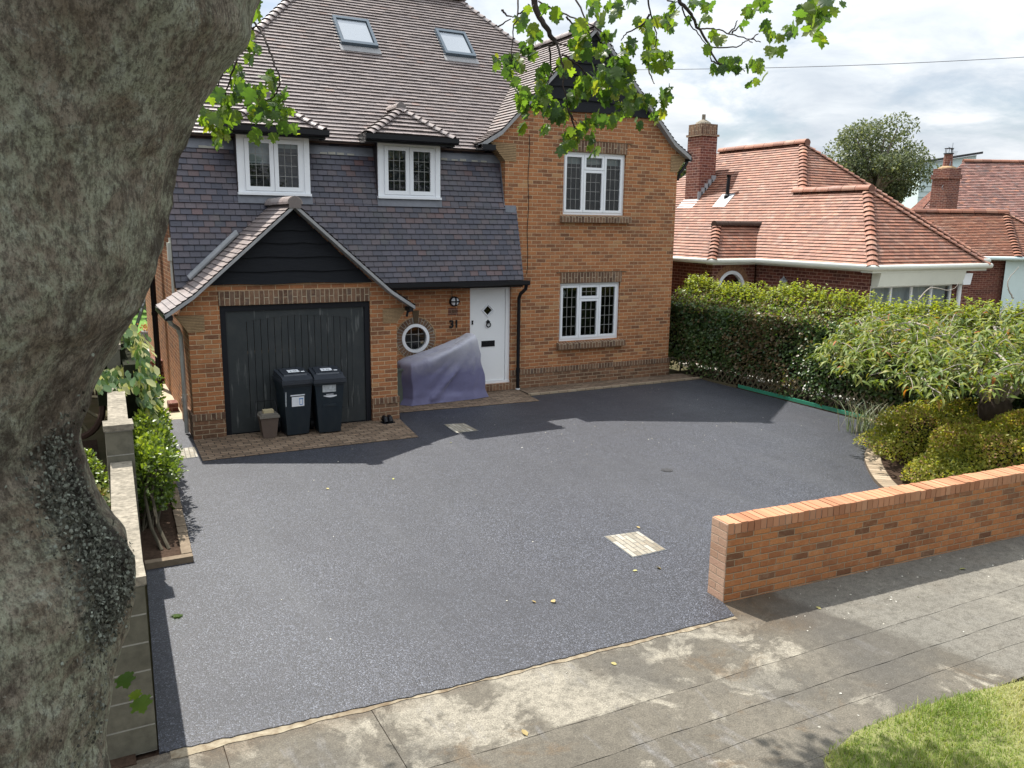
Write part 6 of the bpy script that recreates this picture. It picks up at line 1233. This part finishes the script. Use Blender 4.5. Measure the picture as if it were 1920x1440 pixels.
# ------------------------------------------------------------------ shrubs
def dome(name, label, cat, c, rad, n, m, size, shape='oval', group=None, core_col='hedge_core', squash=1.0, low=.0, lob=.12, twig=True, inner=.70):
    t = thing(name, label, cat, (c[0], c[1], 0), group); rx, ry, h = rad
    d = rdir(n); d[:, 2] = np.abs(d[:, 2])*(1-low)+low*rng.uniform(-.4, .4, n); ph = rng.uniform(0, 6, 3)
    rr = 1+lob*np.sin(d[:, 0]*5+ph[0])*np.sin(d[:, 1]*6+ph[1])+lob*.7*np.sin(d[:, 2]*8+d[:, 0]*4+ph[2]); dep = 1-rng.random(n)**2.2*.30
    pos = np.stack([c[0]+d[:, 0]*rx*rr*dep, c[1]+d[:, 1]*ry*rr*dep, c[2]+d[:, 2]*h*rr*dep], 1); nrm = d*[1, 1, 1.0]+rng.normal(0, .45, (n, 3))+[0, 0, .8]; tip = d*.5+rng.normal(0, .8, (n, 3))
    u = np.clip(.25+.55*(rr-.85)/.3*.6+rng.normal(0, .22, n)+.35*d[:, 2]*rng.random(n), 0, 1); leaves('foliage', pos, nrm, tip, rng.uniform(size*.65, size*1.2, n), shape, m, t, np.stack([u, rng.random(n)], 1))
    b = MB(); G, K_ = 8, 14
    P = [[(c[0]+rx*inner*math.sin(a)*math.cos(e), c[1]+ry*inner*math.cos(a)*math.cos(e), c[2]+.03+h*inner*math.sin(e)) for a in [2*math.pi*k/K_ for k in range(K_)]] for e in [math.pi/2*g_/G for g_ in range(G+1)]]
    for a_, b_ in zip(P, P[1:]):
        for k in range(K_): b.face([a_[k], a_[(k+1) % K_], b_[(k+1) % K_], b_[k]], 0, (.1, .9))
    b.build('dark_core', core, t)
    if twig:
        s = MB()
        for i in range(9): a = rn.uniform(0, 6.28); s.tube([(c[0]+.15*rx*math.cos(a), c[1]+.15*ry*math.sin(a), 0), (c[0]+.6*rx*math.cos(a), c[1]+.6*ry*math.sin(a), c[2]+h*.4)], [.012, .007], 5)
        s.build('stems', M['stem'], t)
    return t
dome('low_shrub', 'low rounded spirea bush with bronze tips beside the curved kerb', 'shrub', (11.75, 7.75, .04), (1.25, .95, .72), 15000, M['spirea'], .042, group='spirea bushes in the front bed')
dome('low_shrub', 'yellow green spirea bush right behind the front brick wall', 'shrub', (11.25, 6.4, .04), (1.55, .80, .86), 24000, M['spirea'], .040, group='spirea bushes in the front bed')
dome('low_shrub', 'dull green spirea bush in shade under the weeping tree at the right edge', 'shrub', (13.0, 6.3, .02), (.9, .8, .60), 5000, M['spirea'], .045, group='spirea bushes in the front bed')
dome('ground_shrub', 'dark leafy shrub growing round the foot of the weeping tree', 'shrub', (12.6, 7.9, .0), (.7, .8, .7), 4200, M['hedge'], .06)
# grassy tuft by the end of the trellis
t = thing('ornamental_grass', 'tuft of arching grass with dry stalks between the hedge and the kerb', 'grass tuft', (11.2, 8.9, 0)); V = []; n = 150
for i in range(n):
    a = rn.uniform(0, 6.283); L_ = rn.uniform(.35, .75); o = Vector((11.65+rn.gauss(0, .2), 8.95+rn.gauss(0, .2), 0)); w_ = .006; ln_ = rn.uniform(.3, 1.0); dx, dy = math.cos(a), math.sin(a)
    for (t_, wf) in ((0, 1), (0, -1), (.5, -1), (.5, 1), (.8, -.7), (.8, .7), (1, 0)): V.append((o.x+dx*ln_*L_*t_*t_-dy*w_*wf, o.y+dy*ln_*L_*t_*t_+dx*w_*wf, L_*(t_-.45*ln_*t_**2.5)))
fastmesh('blades', np.array(V), [(0, 1, 2, 3), (3, 2, 4, 5), (5, 4, 6)], 7, n, rng.random((n, 2)), M['drygrass'], t)
# left bed: clipped bright shrubs with bare stems
for i, (x, y, rx, ry, h, lab) in enumerate(((.58, 9.75, .29, .46, .95, 'nearest bright green shrub on bare stems in the left flower bed'), (.61, 10.6, .30, .46, .98, 'second bright green shrub from the street in the left flower bed'), (.63, 11.5, .33, .50, 1.10, 'third bright green shrub from the street in the left flower bed'), (.66, 12.5, .34, .50, 1.18, 'furthest bright green shrub of the left flower bed below the ivy'))):
    t = thing('bed_shrub', lab, 'shrub', (x, y, 0), 'bright shrubs in the left bed'); n = 3000
    d = rdir(n); ph = rng.uniform(0, 6, 3); rr = 1+.2*np.sin(d[:, 0]*5+ph[0])*np.sin(d[:, 2]*6+ph[1])+.12*np.sin(d[:, 1]*9+ph[2]); dep = 1-rng.random(n)**1.6*.5; zc, zh = h*.60, h*.44
    pos = np.stack([x+d[:, 0]*rx*rr*dep, y+d[:, 1]*ry*rr*dep, zc+d[:, 2]*zh*rr*dep], 1)
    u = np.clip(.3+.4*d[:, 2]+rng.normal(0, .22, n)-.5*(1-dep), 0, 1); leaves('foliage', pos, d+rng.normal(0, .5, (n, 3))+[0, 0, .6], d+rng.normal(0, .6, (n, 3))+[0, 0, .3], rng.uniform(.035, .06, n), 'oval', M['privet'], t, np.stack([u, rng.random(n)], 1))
    s = MB()
    for k in range(16): a = rn.uniform(0, 6.28); e_ = rn.uniform(.3, .9); s.tube([(x+rn.gauss(0, .05)-.1, y+rn.gauss(0, .08)-.25, 0), (x+.4*rx*e_*math.cos(a), y+.4*ry*e_*math.sin(a)-.1, h*.35), (x+rx*e_*math.cos(a), y+ry*e_*math.sin(a), h*.75)], [.014, .010, .005], 5)
    if i == 0:
        for sx in (.50, .57): s.tube([(sx+.07, 8.72, .03), (sx, 9.0, .2), (sx-.02, 9.35, .45), (sx+.06, 9.6, .65)], [.020, .019, .016, .012], 7)
    s.build('stems', M['stem'], t)
t = thing('variegated_ivy', 'large leaved cream and green variegated ivy tumbling over the block wall', 'ivy', (.4, 12.5, 1.2)); n = 1250
y = rng.uniform(10.6, 14.6, n); u_ = rng.random(n); x = np.where(u_ < .45, rng.uniform(.12, .62, n), .55+.22*np.sin(np.pi*rng.random(n))+rng.normal(0, .04, n)); z = np.where(u_ < .45, 1.62+.38*np.sin((y-10.6)/4*np.pi)+rng.uniform(-.12, .12, n), rng.uniform(.75, 1.85, n)-.25*np.abs(y-12.4)/2); 
near = y < 11.7; z = np.where(near & (u_ < .45), 1.42+rng.uniform(-.02, .14, n), z)
pos = np.stack([x, y, z], 1); nrm = np.where((u_ < .45)[:, None], np.stack([rng.normal(.1, .4, n), rng.normal(-.3, .4, n), np.ones(n)], 1), np.stack([np.ones(n)*.8, rng.normal(-.6, .4, n), rng.normal(.4, .3, n)], 1)); tip = np.stack([rng.normal(.2, .4, n), rng.normal(-.4, .4, n), np.full(n, -.9)], 1)
leaves('foliage', pos, nrm, tip, rng.uniform(.085, .16, n), 'oval', M['ivydark'], t)
iv = MB(); iv.box(.14, .50, 11.7, 14.5, 1.0, 1.80); iv.box(.45, .60, 11.2, 14.2, .7, 1.6); iv.build('dark_core_boxes', core, t)
dome('border_shrub', 'small bright green shrub on the far side of the block wall', 'shrub', (-.12, 10.6, .1), (.32, .5, .62), 1500, M['privet'], .05, twig=False)
dome('border_plant', 'low plant with reddish and yellow leaves beside the block wall coping', 'plant', (-.02, 8.6, .25), (.20, .55, .55), 420, M['twotone'], .10, twig=False, inner=.6); dome('border_plant', 'small green plant low behind the block wall near the trunk', 'plant', (.0, 7.4, .25), (.16, .3, .50), 260, M['privet'], .07, twig=False, inner=.6)
# ------------------------------------------------------------------ weeping cherry
CT = thing('weeping_cherry', 'low spreading ornamental cherry with gnarled trunk and drooping narrow leaves', 'tree', (12.1, 7.15, 0))
b = MB(); rg = []
for (z, r, ox, oy) in ((-.05, .30, 0, 0), (.06, .25, 0, 0), (.2, .22, 0, 0), (.45, .21, -.01, 0), (.62, .235, -.02, 0), (.72, .26, -.02, 0), (.82, .25, -.03, 0), (1.0, .17, -.04, .02), (1.12, .08, -.04, .02)):
    rg.append([Vector((12.1+ox+math.cos(a)*r*(1+.14*math.sin(a*4+z*3)+.08*math.sin(a*9)), 7.15+oy+math.sin(a)*r*(1+.14*math.sin(a*4+z*3)), z)) for a in [2*math.pi*k/22 for k in range(22)]])
for a_, b_ in zip(rg, rg[1:]):
    for k in range(22): b.face([a_[k], a_[(k+1) % 22], b_[(k+1) % 22], b_[k]], 0, (0, 0))
tk = b.build('trunk', M['bark_cherry'], CT, smooth=True); md = tk.modifiers.new('Subdivision', 'SUBSURF'); md.levels = md.render_levels = 1
tw = MB(); ends = []
for i in range(20):
    a = i/20*2*math.pi+rn.uniform(-.15, .15); reach = rn.uniform(1.5, 2.75); hz = rn.uniform(1.40, 2.15); d = Vector((math.cos(a), math.sin(a), 0)); o = Vector((12.07, 7.16, .8)); side = Vector((-d.y, d.x, 0))
    pts = [o+d*.1, o+d*(.25*reach)+Vector((0, 0, (hz-.8)*.75))+side*rn.gauss(0, .10), o+d*(.55*reach)+Vector((0, 0, hz-.8))+side*rn.gauss(0, .16), o+d*(.8*reach)+Vector((0, 0, hz-.92))+side*rn.gauss(0, .2), o+d*reach+Vector((0, 0, hz-1.02))+side*rn.gauss(0, .2)]
    Q = branch(pts, .036, .007, seg=7)
    for k in range(13):
        s_ = rn.randrange(5, len(Q)); q = Q[s_]; dd = (d*rn.uniform(-.1, 1)+side*rn.choice((-1, 1))*rn.uniform(.4, 1)).normalized(); L_ = rn.uniform(.3, .8); u_ = rn.uniform(-.1, .25)
        Q2 = branch([q, q+dd*L_*.5+Vector((0, 0, u_)), q+dd*L_+Vector((0, 0, u_-.12))], .009, .003, seg=5); ends += [Q2[3], Q2[6], Q2[-1]]
    ends += Q[8::3]
for (pp) in ([(1900, 560), (1890, 540), (1893, 520), (1910, 500)], [(1722, 565), (1745, 540), (1780, 545), (1800, 530)], [(1870, 640), (1885, 610), (1875, 590), (1900, 560)]): branch([at(x, y, 12.0) for x, y in pp], .012, .003, seg=5)
tw.build('branches', M['twig_cherry'], CT, smooth=True)
P_, N_, T_, Z_ = [], [], [], []
def drop_cluster(e):
    for _ in range(rn.randrange(6, 12)):
        a = rn.uniform(0, 6.283); out = Vector((math.cos(a), math.sin(a), 0)); tip = out*rn.uniform(.45, 1)+Vector((0, 0, rn.uniform(-.55, .35))); P_.append(e+Vector((rn.gauss(0, .05), rn.gauss(0, .05), rn.gauss(0, .035)))); T_.append(tip); N_.append(Vector((0, 0, 1))+out*.35+Vector((rn.gauss(0, .25), rn.gauss(0, .25), 0))); Z_.append(rn.uniform(.11, .19))
for e in ends: drop_cluster(e)
for i in range(430):
    a = rn.uniform(0, 6.283); q = math.sqrt(rn.random()); r_ = 2.6*q; z = 1.1+1.05*math.sqrt(max(0, 1-q*q*.80))*rn.uniform(.5, 1.0); drop_cluster(Vector((12.05+r_*math.cos(a), 7.15+r_*math.sin(a)*.95, z)))
leaves('crown', [tuple(p) for p in P_], [tuple(p) for p in N_], [tuple(p) for p in T_], Z_, 'long', M['cherry'], CT)
# ------------------------------------------------------------------ trees behind
def far_tree(name, label, c, rad, n, size, m, base=0, trunk_r=.25, blobs=26, limbs=True, seed=1):
    t = thing(name, label, 'tree', (c[0], c[1], base)); r_ = random.Random(seed); pos, nr = [], []; B_ = []
    for i in range(blobs):
        while True:
            v = Vector((r_.uniform(-1, 1), r_.uniform(-1, 1), r_.uniform(-1, 1)))
            if .35 < v.length < 1: break
        B_.append((Vector((c[0]+v.x*rad[0]*.78, c[1]+v.y*rad[1]*.78, c[2]+v.z*rad[2]*.78)), r_.uniform(.24, .42)*min(rad)))
    k = n//blobs
    for q, r in B_:
        d = rdir(k); rr = r*(1-rng.random(k)**2*.35); pos.append(np.array(q)+d*rr[:, None]*[1.15, 1.15, .8]); nr.append(d+[0, 0, .4]+rng.normal(0, .4, (k, 3)))
    pos, nr = np.concatenate(pos), np.concatenate(nr); n_ = len(pos); leaves('crown', pos, nr, rdir(n_), rng.uniform(size*.6, size*1.25, n_), 'quad', m, t)
    b = MB(); b.tube([(c[0], c[1], base-.1), (c[0], c[1], c[2]-rad[2]*.6), (c[0], c[1], c[2])], [trunk_r, trunk_r*.7, trunk_r*.3], 8)
    b.build('trunk', M['stem'], t); b = MB()
    for q, r in B_: b.tube([(c[0], c[1], c[2]-rad[2]*.75), tuple(Vector((c[0], c[1], c[2]-rad[2]*.4)).lerp(q, .5)), tuple(q)], [trunk_r*.4, trunk_r*.25, .03], 5)
    b.build('limbs', M['twig_cherry'], t); return t
c = at(1645, 302, 46); far_tree('broadleaf_tree', 'large rounded grey green tree rising behind the red bungalow roof', (c.x, c.y, c.z), (3.05, 3.0, 2.75), 15000, .18, M['far'], 0, .35, 34, seed=4)
c = at(1672, 362, 47); far_tree('broadleaf_tree', 'smaller lower tree right of the big tree in front of the weatherboard house', (c.x, c.y, c.z), (1.1, 1.1, 1.3), 3000, .18, M['far'], 0, .2, 12, seed=6)
c = at(1268, 335, 44); far_tree('small_tree', 'dark tree top glimpsed between the house corner and the bungalow chimney', (c.x, c.y, c.z), (1.6, 1.6, 1.6), 3000, .18, M['bgbush'], 0, .2, 10, seed=8)
for i, (px, py, d, rad, lab, m_) in enumerate(((292, 455, 33, (1.4, 1.2, 2.6), 'tall mixed green and yellow bush at the back of the side garden', 'bgbush'), (250, 520, 30, (1.6, 1.2, 2.0), 'dark bush behind the trunk at the end of the side garden', 'hedge'), (300, 560, 35, (2.2, 1.0, 1.2), 'dark low bush behind the garden chair', 'hedge'))):
    c = at(px, py, d); far_tree('garden_bush', lab, (c.x, c.y, max(c.z, rad[2]*.8)), rad, 5200, .15, M[m_], 0, .12, 16, seed=20+i)
# a belt of trees across the road: the dark shapes mirrored in the window panes
n = 9000; tx = rng.uniform(-14, 26, n); kk = np.floor(tx/5); th_ = 5.5+2.2*np.sin(kk*2.7)-.25*np.abs((tx/5-kk-.5)*2)**2*6; tz = rng.random(n)**.8*th_; ty = -15+rng.normal(0, 1.2, n)
o = leaves('tree_belt', np.stack([tx, ty, tz], 1), rdir(n)+[0, .6, .4], rdir(n), rng.uniform(.35, .75, n), 'quad', M['bgbush']); o['kind'] = 'stuff'
# ------------------------------------------------------------------ fallen leaves
for i, (px, py, lab) in enumerate(((342, 1154, 'green fallen leaf on the drive near the left wall'), (1034, 1126, 'curled brown leaf on the drive near the pavement edge'), (1005, 1131, 'tiny tan leaf on the drive beside the curled brown leaf'), (1240, 1068, 'curled tan leaf on the drive below the pale manhole cover'), (1200, 991, 'pale curled leaf at the upper corner of the manhole cover'), (1186, 1071, 'small dark leaf below the manhole cover'), (737, 900, 'small dark upright leaf on the sunlit drive below the garage'), (989, 1378, 'pale yellow oval leaf on the pavement'), (1799, 1066, 'pale green leaf on the pavement in the wall shadow'), (1540, 1140, 'yellowish leaf scrap at the wall shadow edge on the pavement'), (1157, 1244, 'small yellow leaf on the pavement beside the drive edge'), (617, 918, 'pale leaf on the left of the sunlit drive'), (845, 830, 'small light leaf just below the small manhole cover'))):
    d_ = (at(px, py, 1)-CAM); p = CAM+d_*(-CAMH/d_.z); p.z = .006 if p.y > 5.25 else -.008
    dim = .10 if i in (0,) else (.07 if i in (7, 8, 1, 3) else .05); a = rn.uniform(0, 6.28)
    o = leaves('fallen_leaf', [tuple(p)], [(rn.gauss(0, .3), rn.gauss(0, .3), 1)], [(math.cos(a), math.sin(a), .15)], dim, 'maple' if i == 0 else 'oval', M['syc'] if i == 0 else M['fallen'])
    tag(o, lab, 'leaf', 'leaves fallen on the drive and pavement')
n = 150; X_ = np.where(rng.random(n) < .6, rng.uniform(5.5, 12.2, n), rng.uniform(1, 11, n)); Y_ = np.where(X_ > 5, rng.uniform(9.5, 13.8, n), rng.uniform(6, 11.8, n)); ok = ~((X_ > 9.3) & (Y_ < 9.2)); X_, Y_ = X_[ok], Y_[ok]; n = len(X_)
k2 = 70; X2, Y2 = rng.uniform(5.3, 11, k2), rng.uniform(4.45, 5.15, k2); X3, Y3 = rng.uniform(2.5, 8, 30), rng.uniform(3.4, 5, 30); X_, Y_ = np.concatenate([X_, X2, X3]), np.concatenate([Y_, Y2, Y3]); n = len(X_); zz_ = np.where(Y_ > 5.2, .004, -.009)
o = leaves('leaf_litter', np.stack([X_, Y_, zz_], 1), rng.normal(0, .3, (n, 3))+[0, 0, 1], rdir(n)*[1, 1, .2], rng.uniform(.010, .026, n), 'oval', M['litter']); o['kind'] = 'stuff'; tag(o, 'scatter of tiny pale petals and leaf scraps on the drive', 'litter')
